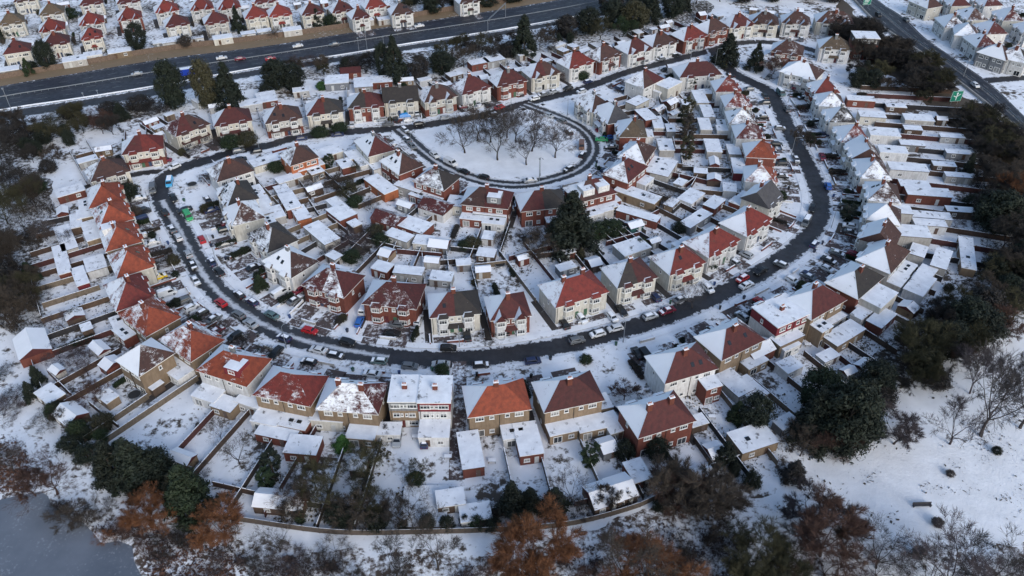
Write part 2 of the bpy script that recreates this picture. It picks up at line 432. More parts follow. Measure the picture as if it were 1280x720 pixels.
# ground cover sheets
MT['gardens'] = m_ground('rough_garden_ground', (.04, .035, .03), (.075, .06, .045), .43, .52, .11, .8, .6)
sheet('gardens', [(-160, 120), (0, 94), (100, 77), (210, 58), (330, 44), (450, 27), (560, 9), (650, -5), (700, -30), (-200, -60)], MT['gardens'], .004, True)
sheet('gardens', [(1150, 8), (1200, 46), (1250, 78), (1330, 92), (1400, 40), (1300, -30), (1120, -30)], MT['gardens'], .004, True)
sheet('field', [(1010, 560), (1040, 520), (1100, 500), (1160, 470), (1230, 425), (1330, 390), (1500, 420), (1500, 820), (900, 820), (905, 690), (925, 640), (980, 610)], MT['field'], .004, True)
sheet('oval_green', [(519, 166), (545, 158), (600, 148), (648, 136), (668, 139), (694, 152), (716, 167), (724, 182), (716, 200), (694, 214), (652, 222), (615, 219), (582, 209), (552, 194), (532, 180)], MT['field'], .004, True, .15)
sheet('scrubland', [(-260, 820), (-200, 470), (-20, 455), (30, 530), (90, 590), (190, 645), (310, 682), (450, 692), (640, 688), (760, 650), (860, 630), (960, 620), (1040, 660), (1130, 690), (1400, 690), (1500, 820)], MT['scrub'], .006, True)
sheet('path', [(-120, 380), (0, 415), (35, 470), (75, 540), (130, 588), (195, 628), (270, 655), (360, 672), (470, 680), (600, 683), (720, 668), (800, 645), (800, 636), (720, 652), (600, 662), (470, 656), (360, 648), (280, 632), (215, 600), (160, 570), (110, 525), (72, 480), (30, 405), (-120, 350)][::1], MT['path'], .010, True)
pond_px = [(-80, 640), (0, 628), (35, 618), (60, 622), (78, 645), (100, 655), (112, 668), (128, 678), (150, 674), (170, 680), (170, 700), (180, 730), (190, 800), (-90, 820)]
sheet('pond', pond_px, MT['ice'], .014, True)
sheet('reed_bed', [(176, 682), (200, 672), (240, 676), (285, 690), (300, 720), (310, 790), (195, 790), (184, 730)], MT['reed'], .010, True)
sheet('reed_bed', [(-60, 560), (20, 548), (40, 580), (36, 612), (0, 622), (-70, 630)], MT['reed'], .010, True)
sheet('bank', [(1045, -10), (1060, 8), (1090, 38), (1150, 78), (1192, 108), (1238, 146), (1290, 190), (1340, 250), (1280, 240), (1235, 200), (1180, 150), (1120, 100), (1070, 60)], MT['brownbank'], .008, True)
sheet('woodland_floor', [(-200, 240), (0, 190), (55, 215), (70, 260), (45, 330), (60, 400), (30, 420), (0, 400), (-200, 440)], MT['darkscrub'], .008, True)
sheet('woodland_floor', [(0, 158), (60, 150), (200, 124), (330, 97), (431, 80), (508, 68), (609, 53), (700, 37), (760, 22), (880, 0), (870, 30), (760, 50), (700, 60), (560, 85), (430, 95), (330, 108), (200, 140), (60, 180), (0, 200)], MT['darkscrub'], .005, True)
sheet('woodland_floor', [(1190, 180), (1260, 200), (1400, 260), (1400, 390), (1280, 400), (1210, 430), (1160, 450), (1120, 480), (1060, 520), (1030, 500), (1100, 440), (1150, 400), (1230, 330), (1200, 260)], MT['darkscrub'], .007, True)
0 and sheet('woodland_floor', [(620, 655), (650, 640), (690, 648), (780, 622), (850, 600), (940, 590), (960, 620), (860, 650), (760, 668), (690, 672)], MT['darkscrub'], .016, True)

# ------------------------------------------------------------ colours of walls and roofs
WALLC = dict(cream=(.58, .555, .49), white=(.64, .64, .635), brick=(.17, .050, .033), tan=(.255, .185, .12), grey=(.20, .21, .225), orange=(.38, .12, .048), redclad=(.19, .022, .03), pale=(.46, .445, .42), black=(.035, .035, .04))
WALLN = dict(cream='cream', white='white', brick='red brick', tan='yellow brick', grey='grey', orange='orange brick', redclad='red clad', pale='pale rendered', black='black')
ROOFC = dict(red=(.155, .024, .018), orange=(.235, .050, .022), dred=(.075, .016, .015), brown=(.058, .027, .022), dark=(.032, .027, .025), grey=(.06, .06, .066), olive=(.095, .070, .045))
ROOFN = dict(red='red', orange='orange red', dred='dark red', brown='brown', dark='dark brown', grey='grey', olive='olive brown')

# ------------------------------------------------------------ windows (shared meshes, each window an object)
WM = {}
def window_mesh(w, h, bars, sill=True):
    k = (w, h, bars)
    if k in WM: return WM[k]
    mb = MB(); t = .12
    mb.box((0, .03, h / 2 - t / 2), (w / 2, .05, t / 2)); mb.box((0, .03, -h / 2 + t / 2), (w / 2, .05, t / 2))
    for sx in (-1, 1): mb.box((sx * (w / 2 - t / 2), .03, 0), (t / 2, .05, h / 2 - t))
    for i in range(1, bars + 1):
        mb.box((-w / 2 + w * i / (bars + 1), .028, 0), (.035, .048, h / 2 - t))
    if h < 1.8:
        mb.box((0, .026, h * .18), (w / 2 - t, .04, .03)); mb.box((0, .06, -h / 2 - .04), (w / 2 + .06, .09, .035))
    f = mb.mesh('window', [MT['white'], MT['glass']])
    g = MB(); g.face([(w / 2 - t, .012, -h / 2 + t), (-w / 2 + t, .012, -h / 2 + t), (-w / 2 + t, .012, h / 2 - t), (w / 2 - t, .012, h / 2 - t)])
    WM[k] = (f, g.mesh('pane', [MT['glass']])); return WM[k]
def add_window(root, x, y, z, w, h, bars, ang):
    """ang: direction the window faces, 0 = +y"""
    f, g = window_mesh(w, h, bars)
    o = link('window', f, root, (x, y, z), ang); link('pane', g, o)
DM = {}
def add_door(root, x, y, ang, col):
    if 'd' not in DM:
        mb = MB(); mb.box((0, .02, 1.02), (.48, .04, 1.02)); DM['d'] = mb.mesh('door', [MT['paint']])
        mb = MB(); mb.box((.36, .08, 1.0), (.03, .03, .1)); DM['h'] = mb.mesh('handle', [MT['metal']])
    o = link('door', DM['d'], root, (x, y, .15), ang, col); link('handle', DM['h'], o)

def hip_roof(w, d, z, rise, ov=.45, ridge=None, gable=False, fascia=.16, m=0, m2=1, half=0):
    mb = MB(); a, b = w / 2 + ov, d / 2 + ov
    if gable: rl = a
    else: rl = max(.05, w / 2 - d / 2 * 1.05) if ridge is None else ridge
    e = [(-a, -b, z), (a, -b, z), (a, b, z), (-a, b, z)]
    r = [(-rl, 0, z + rise), (rl, 0, z + rise)]
    mb.face([e[0], e[1], r[1], r[0]], m); mb.face([e[2], e[3], r[0], r[1]], m)
    mb.face([e[1], e[2], r[1]], m if not gable else m2); mb.face([e[3], e[0], r[0]], m if not gable else m2)
    lo = [(x, y, z - fascia) for x, y, _ in e]
    for i in range(4): mb.face([lo[i], lo[(i + 1) % 4], e[(i + 1) % 4], e[i]], m2)
    mb.face(lo[::-1], m2)
    if half:
        hf = MB(); S = half; o_ = 1 if S > 0 else 0
        mid = [(0, -b, z), (0, b, z), (0, 0, z + rise)]
        if S < 0:
            hf.face([e[0], mid[0], mid[2], r[0]], m); hf.face([mid[1], e[3], r[0], mid[2]], m); hf.face([e[3], e[0], r[0]], m)
            es = [e[0], mid[0], None, mid[1], e[3]]
        else:
            hf.face([mid[0], e[1], r[1], mid[2]], m); hf.face([e[2], mid[1], mid[2], r[1]], m); hf.face([e[1], e[2], r[1]], m)
        q4 = [e[0], mid[0], mid[1], e[3]] if S < 0 else [mid[0], e[1], e[2], mid[1]]
        l4 = [(x, y, z - fascia) for x, y, _ in q4]
        for i in range(4):
            if (S < 0 and i == 1) or (S > 0 and i == 3): continue
            hf.face([l4[i], l4[(i + 1) % 4], q4[(i + 1) % 4], q4[i]], m2)
        hf.face(l4[::-1], m2); mb = hf
    def cap(p, q):
        p, q = Vector(p), Vector(q); dd = (q - p); s = Vector((-dd.y, dd.x, 0))
        if s.length < 1e-4: return
        s = s.normalized() * .10; u = Vector((0, 0, .07))
        mb.face([p - s, q - s, q + u, p + u], 0); mb.face([p + s, p + u, q + u, q + s], 0)
    if half < 0: cap(r[0], (0, 0, z + rise))
    elif half > 0: cap((0, 0, z + rise), r[1])
    else: cap(r[0], r[1])
    if not gable:
        if half <= 0: cap(e[0], r[0]); cap(e[3], r[0])
        if half >= 0: cap(e[1], r[1]); cap(e[2], r[1])
    return mb

HOUSES = []
ROW_PHRASE = dict(A='row beyond the motorway', B='row below the motorway', C='left outer row', D='bottom outer row', R='right outer row', E='inner crescent row', L='inner left row', K='inner right row', F='row round the oval green', H='row beyond the right highway', T='far corner cluster')
ROW_BY_TOP = set('CRKLT')
def nearest(p, keys=None):
    best = None
    for k, (g, w) in ROADS.items():
        if keys and k not in keys: continue
        for i, q in enumerate(g):
            dd = (q.x - p.x) ** 2 + (q.y - p.y) ** 2
            if best is None or dd < best[0]: best = (dd, k, i)
    g, w = ROADS[best[1]]; i = best[2]
    t = (g[min(i + 1, len(g) - 1)] - g[max(0, i - 1)]); t.z = 0; t.normalize()
    return math.sqrt(best[0]), g[i], t, best[1]

def house(row, px, py, wall, roof, snow=.5, w=14.2, d=8.8, eave=5.8, rise=3.8, kind='hip', face=None, ang=None, ext='', dorm=None, chim=1, bays=2, porch=False, clad=None, lower=None, windows=True, garden=24):
    zc = eave + rise * .6
    c = G(px, py, zc); c.z = 0
    w *= .92
    if ang is None:
        dist, q, t, k = nearest(c, face)
        f = (q - c); f.z = 0
        rz = math.atan2(f.y, f.x) - math.pi / 2
    else:
        rz = R(ang); dist = 99
    root = empty('semi_detached_house' if w > 10 else 'terraced_house', c, rz)
    lrnd = random.Random(int(px * 13 + py * 7))
    kf = lrnd.uniform(.88, 1.08); wc = WALLC[wall]; wc = tuple(min(.85, v * kf) for v in wc)
    kf = lrnd.uniform(.8, 1.15); rc = ROOFC[roof]; rc = tuple(v * kf for v in rc)
    # walls
    mb = MB(); mb.box((0, 0, eave / 2), (w / 2, d / 2, eave / 2))
    if kind == 'gable':
        for sx in (-1, 1):
            mb.face([(sx * w / 2, -d / 2 * sx, eave), (sx * w / 2, d / 2 * sx, eave), (sx * w / 2, 0, eave + rise * .9)])
    if kind == 'front_gable': pass
    link('wall', mb.mesh('wall', [MT['wall']]), root, color=wc)
    if lower:
        mb = MB(); mb.box((0, 0, 1.35), (w / 2 + .03, d / 2 + .03, 1.35)); link('lower_wall', mb.mesh('lower_wall', [MT['wall']]), root, color=WALLC[lower])
    rcol = rc + (snow,)
    if kind == 'flat':
        mb = MB(); mb.box((0, 0, eave + .12), (w / 2 + .2, d / 2 + .2, .12), 0, 0, 1)
        ro = link('roof', mb.mesh('roof', [MT['white'], MT['flat']]), root, color=rcol)
    else:
        if kind == 'hip' and w > 10:
            rc2 = {'dark': 'dred', 'dred': 'dark', 'brown': 'dred', 'red': 'dred', 'orange': 'orange', 'grey': 'brown', 'olive': 'brown'}[roof] if (lrnd.random() < .3 or (px, py) == (567, 371)) else roof
            mb = hip_roof(w, d, eave + .05, rise, half=1)
            link('roof', mb.mesh('roof', [MT['roof'], MT['white'], MT['pot']]), root, color=(rcol[:3] if rc2 == roof else ROOFC[rc2]) + (snow + lrnd.uniform(-.06, .06),))
            mb = hip_roof(w, d, eave + .05, rise, half=-1)
        else: mb = hip_roof(w, d, eave + .05, rise, gable=(kind == 'gable'))
        ro = link('roof', mb.mesh('roof', [MT['roof'], MT['white'] if kind != 'gable' else MT['wall'], MT['pot']]), root, color=rcol if kind != 'gable' else rcol)
    # chimneys
    if chim:
        spots = {1: [0.0], 2: [-w * .2, w * .2], 3: [-w * .3, 0, w * .3]}[chim]
        for sx in spots:
            mb = MB(); zt = eave + rise + 1.15 if kind != 'flat' else eave + 1.5
            yy = lrnd.choice([-.8, 0, .8]) if kind != 'flat' else 0
            mb.box((sx, yy, zt - 1.2), (.55, .38, 1.2)); mb.box((sx, yy, zt + .06), (.62, .45, .07), 2)
            for k in (-.3, 0, .3): mb.tube((sx + k, yy, zt + .1), (sx + k, yy, zt + .5), .12, .1, 6, 1, True)
            cc = WALLC['brick'] if lrnd.random() < .9 else WALLC['grey']
            link('chimney', mb.mesh('chimney', [MT['wall'], MT['pot'], MT['snow']]), ro, color=tuple(v * .8 for v in cc))
    # front (street side, +y)
    H1, H2 = 1.45, eave - 1.25
    if bays:
        bcol = wc if lrnd.random() < .55 else WALLC['white']
        for sx in (-1, 1):
            bx = sx * w * .26
            mb = MB(); y0 = d / 2; pr = .85; hw = 1.55
            ring = lambda z: [(bx - hw, y0 - .05, z), (bx + hw, y0 - .05, z), (bx + hw * .68, y0 + pr, z), (bx - hw * .68, y0 + pr, z)]
            top = eave - .12
            mb.loft([ring(0), ring(top)])
            bo = link('bay', mb.mesh('bay', [MT['wall']]), root, color=bcol)
            # little roof over the bay
            mb = MB(); a = [(bx - hw - .2, y0 - .1, top), (bx + hw + .2, y0 - .1, top), (bx + hw * .8, y0 + pr + .3, top), (bx - hw * .8, y0 + pr + .3, top)]
            if bays == 3:      # gabled bay
                ap = (bx, y0 + pr + .3, top + 1.9); bk = (bx, y0 - 2.0, top + 1.9)
                mb.face([a[2], a[3], ap][::-1], 1)
                mb.face([(bx + hw + .35, y0 + pr + .35, top - .15), ap, bk, (bx + hw + .35, y0 - 1.2, top - .15)][::-1]); mb.face([(bx - hw - .35, y0 + pr + .35, top - .15), (bx - hw - .35, y0 - 1.2, top - .15), bk, ap][::-1])
                link('bay_roof', mb.mesh('bay_roof', [MT['roof'], MT['wall']]), bo, color=rc + (snow,))
            else:
                a2 = [(bx - hw * .7, y0 - .1, top + .75), (bx + hw * .7, y0 - .1, top + .75), (bx + hw * .5, y0 + .15, top + .75), (bx - hw * .5, y0 + .15, top + .75)]
                mb.loft([a, a2]); link('bay_roof', mb.mesh('bay_roof', [MT['roof']]), bo, color=rc + (snow,))
            for z in (H1, H2):
                add_window(bo, bx, y0 + pr, z, 1.95, 1.35, 2, 0)
                for s2 in (-1, 1):
                    ax = bx + s2 * hw * .84; ay = y0 - .05 + (pr + .05) / 2
                    add_window(bo, ax, ay, z, .75, 1.35, 0, -s2 * math.atan2(pr + .05, hw * .32))
    else:
        for sx in (-1, 1):
            add_window(root, sx * w * .28, d / 2, H1, 2.3, 1.35, 2, 0); add_window(root, sx * w * .28, d / 2, H2, 2.3, 1.25, 2, 0)
    for sx in (-1, 1):
        add_window(root, sx * w * .075, d / 2, H2, .95, 1.05, 0, 0)
        add_door(root, sx * w * .085, d / 2, 0, lrnd.choice([(.6, .6, .58), (.1, .02, .02), (.03, .05, .1), (.02, .02, .02), (.05, .12, .07)]))
    if porch or lrnd.random() < .45:
        mb = MB(); hw = w * .17 if not porch else w * .42
        a = [(-hw, d / 2, 2.55), (hw, d / 2, 2.55), (hw, d / 2 + 1.35, 2.45), (-hw, d / 2 + 1.35, 2.45)]
        b_ = [(-hw + .2, d / 2, 3.25), (hw - .2, d / 2, 3.25), (hw - .2, d / 2 + .1, 3.25), (-hw + .2, d / 2 + .1, 3.25)]
        mb.loft([a, b_]); mb.box((-hw + .15, d / 2 + 1.1, 1.25), (.1, .1, 1.25), 1); mb.box((hw - .15, d / 2 + 1.1, 1.25), (.1, .1, 1.25), 1)
        link('porch', mb.mesh('porch', [MT['roof'], MT['white']]), root, color=rc + (max(0, snow - .15),))
    # rear and sides
    for sx in (-1, 1):
        if not ext or (('l' in ext and sx < 0) is False and ('r' in ext and sx > 0) is False):
            add_window(root, sx * w * .34, -d / 2, 1.2, 2.2, 2.05, 1, math.pi); add_window(root, sx * w * .13, -d / 2, 1.5, 1.1, 1.1, 0, math.pi)
        add_window(root, sx * w * .33, -d / 2, H2, 1.9, 1.25, 2, math.pi); add_window(root, sx * w * .13, -d / 2, H2 + .05, 1.05, 1.05, 0, math.pi)
        add_window(root, sx * w / 2, .6, H2 - .3, .8, 1.1, 0, -sx * math.pi / 2); add_window(root, sx * w / 2, -1.9, H1, .8, .9, 0, -sx * math.pi / 2)
    if kind == 'flat':
        mb = MB(); mb.box((0, 0, eave - 1.35), (w / 2 + .006, d / 2 + .006, 1.35)); link('upper_cladding', mb.mesh('upper_cladding', [MT['wall']]), root, color=WALLC[clad or 'grey'])
        for sx in (-1, 1):
            for fs in (1, -1):
                for (kx, ww_, wh_, nb_) in ((.27, 1.9 if w > 7 else 1.5, 1.25, 1), (.08, .9 if w > 7 else .6, 1.0, 0)):
                    add_window(root, sx * w * kx, fs * d / 2, eave - 4.0, ww_, wh_, nb_, 0 if fs > 0 else math.pi)
    # drainpipe
    for q in ((0, -d / 2 - .08), (w / 2 - .4, d / 2 + .08)):
        mb = MB(); mb.tube(q + (0,), q + (eave,), .06, .06, 6); link('drainpipe', mb.mesh('drainpipe', [MT['tyre']]), root)
    if not ext and row in 'EFKLC' and lrnd.random() < .6: ext = lrnd.choice(['l', 'r', 'lr'])
    # rooflights set into a slope
    if kind == 'hip' and lrnd.random() < .35:
        sy = lrnd.choice([-1, 1]); sl_ = math.atan2(rise, d / 2 + .45)
        for k in range(lrnd.choice([1, 2, 2])):
            f_ = lrnd.uniform(.35, .6); q = MB(); q.box((0, 0, 0), (.42, .55, .05))
            o_ = link('rooflight', q.mesh('rooflight', [MT['cglass']]), ro, (lrnd.uniform(-.25, .25) * w, sy * (d / 2 + .45) * (1 - f_), eave + .05 + rise * f_ + .04)); o_.rotation_euler = (-sy * sl_, 0, 0)
    # extensions: code letters l, r (one storey), L, R (two storeys)
    for ch in ext:
        sx = -1 if ch in 'lL' else 1; two = ch in 'LR'
        ew = w * .5 - .25; ed = lrnd.uniform(3, 4.6); eh = 2.8 if not two else 5.0
        if two: ew *= .65
        ex, ey = sx * (w * .25 if not two else w * .5 - ew / 2 - .3), -d / 2 - ed / 2
        mb = MB(); mb.box((ex, ey, eh / 2), (ew / 2, ed / 2, eh / 2))
        eo = link('rear_extension', mb.mesh('rear_extension', [MT['wall']]), root, color=WALLC[lrnd.choice([wall, wall, 'white', 'tan', 'brick'])])
        mb = MB(); mb.box((ex, ey - .05, eh + .1), (ew / 2 + .12, ed / 2 + .1, .1), 0, 0, 1)
        if lrnd.random() < .4:
            mb.box((ex - .9, ey, eh + .28), (.5, .4, .1), 2); mb.box((ex + 1, ey, eh + .28), (.5, .4, .1), 2)
        link('extension_roof', mb.mesh('extension_roof', [MT['white'], MT['flat'], MT['cglass']]), eo)
        add_window(eo, ex - ew * .22, ey - ed / 2, 1.25, 2.0, 2.0, 1, math.pi); add_window(eo, ex + ew * .27, ey - ed / 2, 1.5, 1.3, 1.15, 1, math.pi)
        if two: add_window(eo, ex, ey - ed / 2, 4.0, 1.5, 1.15, 1, math.pi)
    if dorm:      # flat-topped loft dormers on the rear slope: 'l', 'r' or 'lr' plus a colour
        sides, dcol = dorm
        for ch in sides:
            sx = -1 if ch == 'l' else 1; dw = w * .30; hz = 2.3
            cx = sx * w * .20; mb = MB(); y1 = -d / 2 + .6
            mb.box((cx, (y1 + .2) / 2, eave + .7 + hz / 2), (dw / 2, abs(y1 - .2) / 2, hz / 2), 0, 0, 1)
            do = link('dormer', mb.mesh('dormer', [MT['wall'], MT['flat']]), ro, color=WALLC[dcol])
            f, g = window_mesh(1.7, 1.15, 1)
            link('dormer_window', f, do, (cx, y1, eave + .8 + hz * .55), math.pi)
    H = dict(root=root, row=row, c=c, rz=rz, w=w, d=d, px=px, py=py, wall=wall, roof=roof, snow=snow, kind=kind, dist=dist, garden=garden, ext=ext)
    HOUSES.append(H)
    return H

# ------------------------------------------------------------ the houses, row by row
h = house
CR, UP, LO = ['crescent'], ['upper'], ['loop', 'upper']
# A: beyond the motorway
a0 = R(0)
for (x, y, wl, rf, sn, an, kw) in [
    (19, 55, 'cream', 'dred', .42, 170, dict(bays=0)), (68, 45, 'cream', 'dred', .42, 165, {}), (63, 28, 'cream', 'red', .42, 168, dict(bays=3)),
    (12, 20, 'cream', 'olive', .4, 165, {}), (63, 8, 'cream', 'olive', .42, 168, {}), (112, 20, 'white', 'red', .42, 170, dict(bays=3)),
    (112, 38, 'cream', 'red', .40, 170, dict(w=9)), (160, 14, 'brick', 'red', .42, 170, dict(bays=3)), (206, 5, 'white', 'red', .45, 170, dict(bays=3)),
    (219, 22, 'cream', 'dred', .42, 170, {}), (268, 19, 'pale', 'dred', .42, 170, {}), (250, 2, 'white', 'red', .44, 170, dict(bays=3)),
    (284, 1, 'white', 'red', .44, 172, dict(bays=3)), (318, 12, 'cream', 'red', .46, 172, {}), (348, 10, 'cream', 'red', .42, 172, {}),
    (388, 8, 'cream', 'dred', .44, 172, {}), (425, 5, 'cream', 'dred', .44, 172, {}), (447, 13, 'white', 'dred', .62, 172, dict(w=9)),
    (466, 0, 'white', 'red', .48, 172, {}), (328, -6, 'white', 'dred', .5, 172, {}), (158, -6, 'white', 'dred', .5, 172, {}), (112, -4, 'cream', 'dred', .5, 172, {}),
    (500, 8, 'white', 'brown', .6, 172, {}), (583, -6, 'white', 'brown', .6, 172, {}), (30, -8, 'cream', 'brown', .6, 172, {})]:
    h('A', x, y, wl, rf, sn, face=['motorway'], w=kw.get('w', 11.0) * .97, d=8.2, rise=3.6, bays=kw.get('bays', 2), chim=1, garden=0)
# B: below the motorway, fronts to the camera
for (x, y, wl, rf, sn, kw) in [
    (176, 174, 'cream', 'red', .42, dict(porch=True, lower='brick', ang=200)), (231, 150, 'cream', 'brown', .42, dict(porch=True)), (288, 140, 'cream', 'dred', .42, dict(porch=True)), (351, 137, 'pale', 'brown', .45, dict(porch=True, lower='brick')),
    (404, 128, 'cream', 'dark', .42, {}), (456, 120, 'brick', 'dred', .46, {}), (500, 113, 'cream', 'dark', .40, dict(kind='gable')), (545, 111, 'cream', 'brown', .42, dict(lower='brick', bays=3)),
    (588, 101, 'white', 'dred', .44, {}), (634, 92, 'brick', 'dred', .44, dict(lower='brick')), (676, 82, 'cream', 'brown', .50, dict(bays=3)), (719, 70, 'white', 'red', .48, {}),
    (754, 61, 'brick', 'brown', .46, dict(lower='brick')), (793, 53, 'white', 'dred', .50, dict(bays=3)), (824, 45, 'white', 'brown', .52, {}), (862, 37, 'brick', 'red', .44, {}),
    (890, 28, 'brick', 'brown', .5, {}), (922, 22, 'cream', 'dred', .46, dict(bays=3)), (956, 19, 'cream', 'brown', .52, dict(bays=3)), (996, 19, 'white', 'brown', .55, dict(bays=3))]:
    kw = dict(kw); h('B', x, y, wl, rf, sn, face=UP, w=13.4, garden=18, **kw) if x < 930 else h('B', x, y, wl, rf, sn, ang=168, w=13, garden=14, **kw)
# T: far corner
h('T', 1044, 18, 'cream', 'brown', .56, ang=170, w=17, bays=3, garden=0); h('T', 1082, 44, 'brick', 'dark', .8, clad='black', ang=175, w=10.5, d=8, kind='flat', eave=9.0, rise=0, chim=0, bays=0, garden=0)
h('T', 986, 55, 'brick', 'brown', .50, ang=160, w=13, garden=0); h('T', 1044, 50, 'white', 'olive', .56, ang=170, w=13, garden=0); h('T', 1004, 82, 'white', 'brown', .82, ang=145, w=15, d=10, garden=0)
h('T', 968, 66, 'white', 'brown', .7, ang=150, w=9, eave=3, rise=2.2, garden=0)
# C: left outer row
for (x, y, wl, rf, sn, kw) in [
    (131, 205, 'cream', 'brown', .40, dict(porch=True, ang=215)), (128, 236, 'tan', 'orange', .40, dict()), (137, 260, 'tan', 'orange', .38, dict()), (147, 287, 'tan', 'orange', .44, dict(dorm=('l', 'white'))),
    (160, 318, 'cream', 'orange', .40, dict()), (158, 356, 'brick', 'red', .42, dict()), (184, 386, 'tan', 'orange', .44, dict(ext='l')), (236, 416, 'tan', 'orange', .52, dict(ext='r')), ]:
    kw = dict(kw); kw.setdefault('w', 12.2 if y < 340 else 13.2); h('C', x, y, wl, rf, sn, face=CR, garden=26, **kw)
# D: bottom outer row, rear sides to the camera
for (x, y, wl, rf, sn, kw) in [
    (178, 437, 'tan', 'brown', .95, dict(w=9, chim=0, bays=0, garden=22)), (290, 447, 'white', 'orange', .50, dict(ext='l', dorm=('r', 'redclad'))), (362, 473, 'tan', 'red', .56, dict(ext='lr', chim=0)),
    (439, 486, 'tan', 'dred', .90, dict(ext='r', chim=2)), (506, 486, 'tan', 'grey', .9, dict(clad='grey', w=6.9, kind='flat', eave=8.0, rise=0, chim=1, bays=0, d=8, ang=180)), (544, 487, 'white', 'grey', .9, dict(clad='redclad', w=7.6, kind='flat', eave=8.2, rise=0, chim=1, bays=0, d=8, ang=180, ext='lr')),
    (620, 488, 'tan', 'orange', .42, dict(ext='r', chim=1)), (710, 480, 'tan', 'dred', .48, dict(ext='lr')), (822, 508, 'brick', 'dred', .48, dict(chim=2, ext='')), (853, 444, 'white', 'dred', .60, dict(ext='R')),
    (914, 414, 'tan', 'dred', .68, dict(ext='r')), (977, 388, 'white', 'grey', .85, dict(clad='redclad', ext='l', w=12, kind='flat', eave=7.6, rise=0, chim=1)), (1020, 366, 'tan', 'dred', .66, dict(ext='L', rise=3.8))]:
    h('D', x, y, wl, rf, sn, **{'face': CR, 'garden': 27, 'eave': 7.0, **kw})
# R: right outer row
for (x, y, wl, rf, sn, kw) in [
    (1071, 341, 'brick', 'dark', .62, dict(ext='l')), (1107, 311, 'pale', 'brown', .66, dict(ext='lr')), (1103, 287, 'pale', 'brown', .74, dict(kind='gable', w=9)), (1107, 260, 'pale', 'brown', .80, dict(w=9)), (1106, 233, 'white', 'brown', .62, dict(w=11)),
    (1092, 204, 'white', 'brown', .82, dict(w=12, lower='brick')), (1081, 182, 'cream', 'brown', .86, dict(kind='gable', w=10)), (1066, 161, 'white', 'red', .72, dict(w=11)), (1051, 138, 'white', 'dark', .68, dict(w=9.6)),
    (1039, 119, 'white', 'brown', .84, dict(w=9.6)), (1031, 103, 'brick', 'red', .44, dict(w=9))]:
    h('R', x, y, wl, rf, min(.95, sn + .1), face=CR, garden=(28 if y > 300 else 0), **kw)
# E: inner crescent row, fronts to the camera
for (x, y, wl, rf, sn, kw) in [
    (415, 342, 'brick', 'dred', .62, dict(w=13.5, eave=5.6, d=9.5)), (492, 359, 'brick', 'dred', .60, dict(w=14.6, d=9.5)), (567, 371, 'cream', 'dark', .48, dict(w=13.2)), (634, 374, 'brick', 'dred', .42, dict(w=10.5, bays=3, chim=1)),
    (717, 352, 'cream', 'red', .42, dict(w=16, d=9.5, lower=None, chim=2)), (787, 332, 'cream', 'dred', .44, dict(w=12.4, d=9)), (848, 316, 'cream', 'red', .50, dict(w=12.5)), (891, 293, 'white', 'red', .55, dict(w=14)), (934, 268, 'white', 'red', .56, dict(w=13.5))]:
    h('E', x, y, wl, rf, sn, face=CR, garden=24, **kw)
# K: inner right row
for (x, y, wl, rf, sn, kw) in [
    (954, 238, 'cream', 'grey', .60, dict(kind='gable', w=9.4)), (951, 211, 'white', 'orange', .80, dict(w=9.4)), (950, 181, 'brick', 'orange', .50, dict(w=9.4)), (936, 158, 'white', 'dred', .70, dict(w=9.4)),
    (927, 140, 'white', 'brown', .82, dict(w=9.4)), (921, 120, 'white', 'red', .76, dict(w=9.4)), (908, 101, 'white', 'red', .60, dict(w=9.4))]:
    h('K', x, y, wl, rf, min(.95, sn + .06), face=CR, garden=20, **kw)
h('K', 872, 82, 'white', 'dred', .55, w=18, d=9, ang=190, garden=0)
# L: inner left row
for (x, y, wl, rf, sn, kw) in [
    (286, 205, 'white', 'brown', .42, dict(face=['upper', 'crescent'])), (295, 234, 'white', 'dark', .44, dict()), (303, 258, 'cream', 'brown', .95, dict(w=11)), (339, 288, 'white', 'dark', .40, dict()), (361, 318, 'white', 'brown', .90, dict())]:
    h('L', x, y, wl, rf, sn, **{'garden': 16, 'face': CR, 'w': 12.5, **kw})
# F: round the oval green
for (x, y, wl, rf, sn, kw) in [
    (372, 187, 'orange', 'brown', .42, dict(w=10, face=UP)), (467, 174, 'cream', 'dred', .62, dict(w=13)), (501, 196, 'brick', 'olive', .55, dict(w=12)), (545, 216, 'brick', 'dred', .58, dict(w=12)), (609, 240, 'brick', 'brown', .50, dict(w=15, dorm=('r', 'grey'))),
    (677, 243, 'brick', 'dred', .42, dict(w=15, ext='r')), (738, 230, 'brick', 'brown', .50, dict(w=14, dorm=('lr', 'white'))), (782, 205, 'brick', 'dred', .58, dict(w=13)), (797, 183, 'brick', 'brown', .80, dict(w=12)),
    (790, 154, 'brick', 'olive', .60, dict(w=12)), (765, 135, 'brick', 'grey', .60, dict(w=14)), (742, 122, 'cream', 'brown', .45, dict(w=12))]:
    kw = dict(kw); kw.setdefault('face', LO); h('F', x, y, wl, rf, sn, garden=16, **kw)
h('F', 806, 93, 'white', 'brown', .60, w=13, face=UP, garden=0)
# H: beyond the right highway
for (x, y, wl, rf, sn) in [(1190, 22, 'white', 'brown', .9), (1209, 33, 'white', 'brown', .84), (1228, 46, 'white', 'dred', .76), (1248, 60, 'grey', 'brown', .82), (1270, 64, 'white', 'dred', .62),
    (1216, 13, 'cream', 'brown', .8), (1262, 14, 'cream', 'dred', .75), (1159, -2, 'cream', 'brown', .45), (1196, -4, 'cream', 'dred', .5), (1240, 30, 'white', 'dred', .7), (1235, -4, 'white', 'dred', .7), (1290, 30, 'white', 'dred', .7)]:
    h('H', x, y, wl, rf, sn, face=['service'], w=12, garden=0, bays=2)

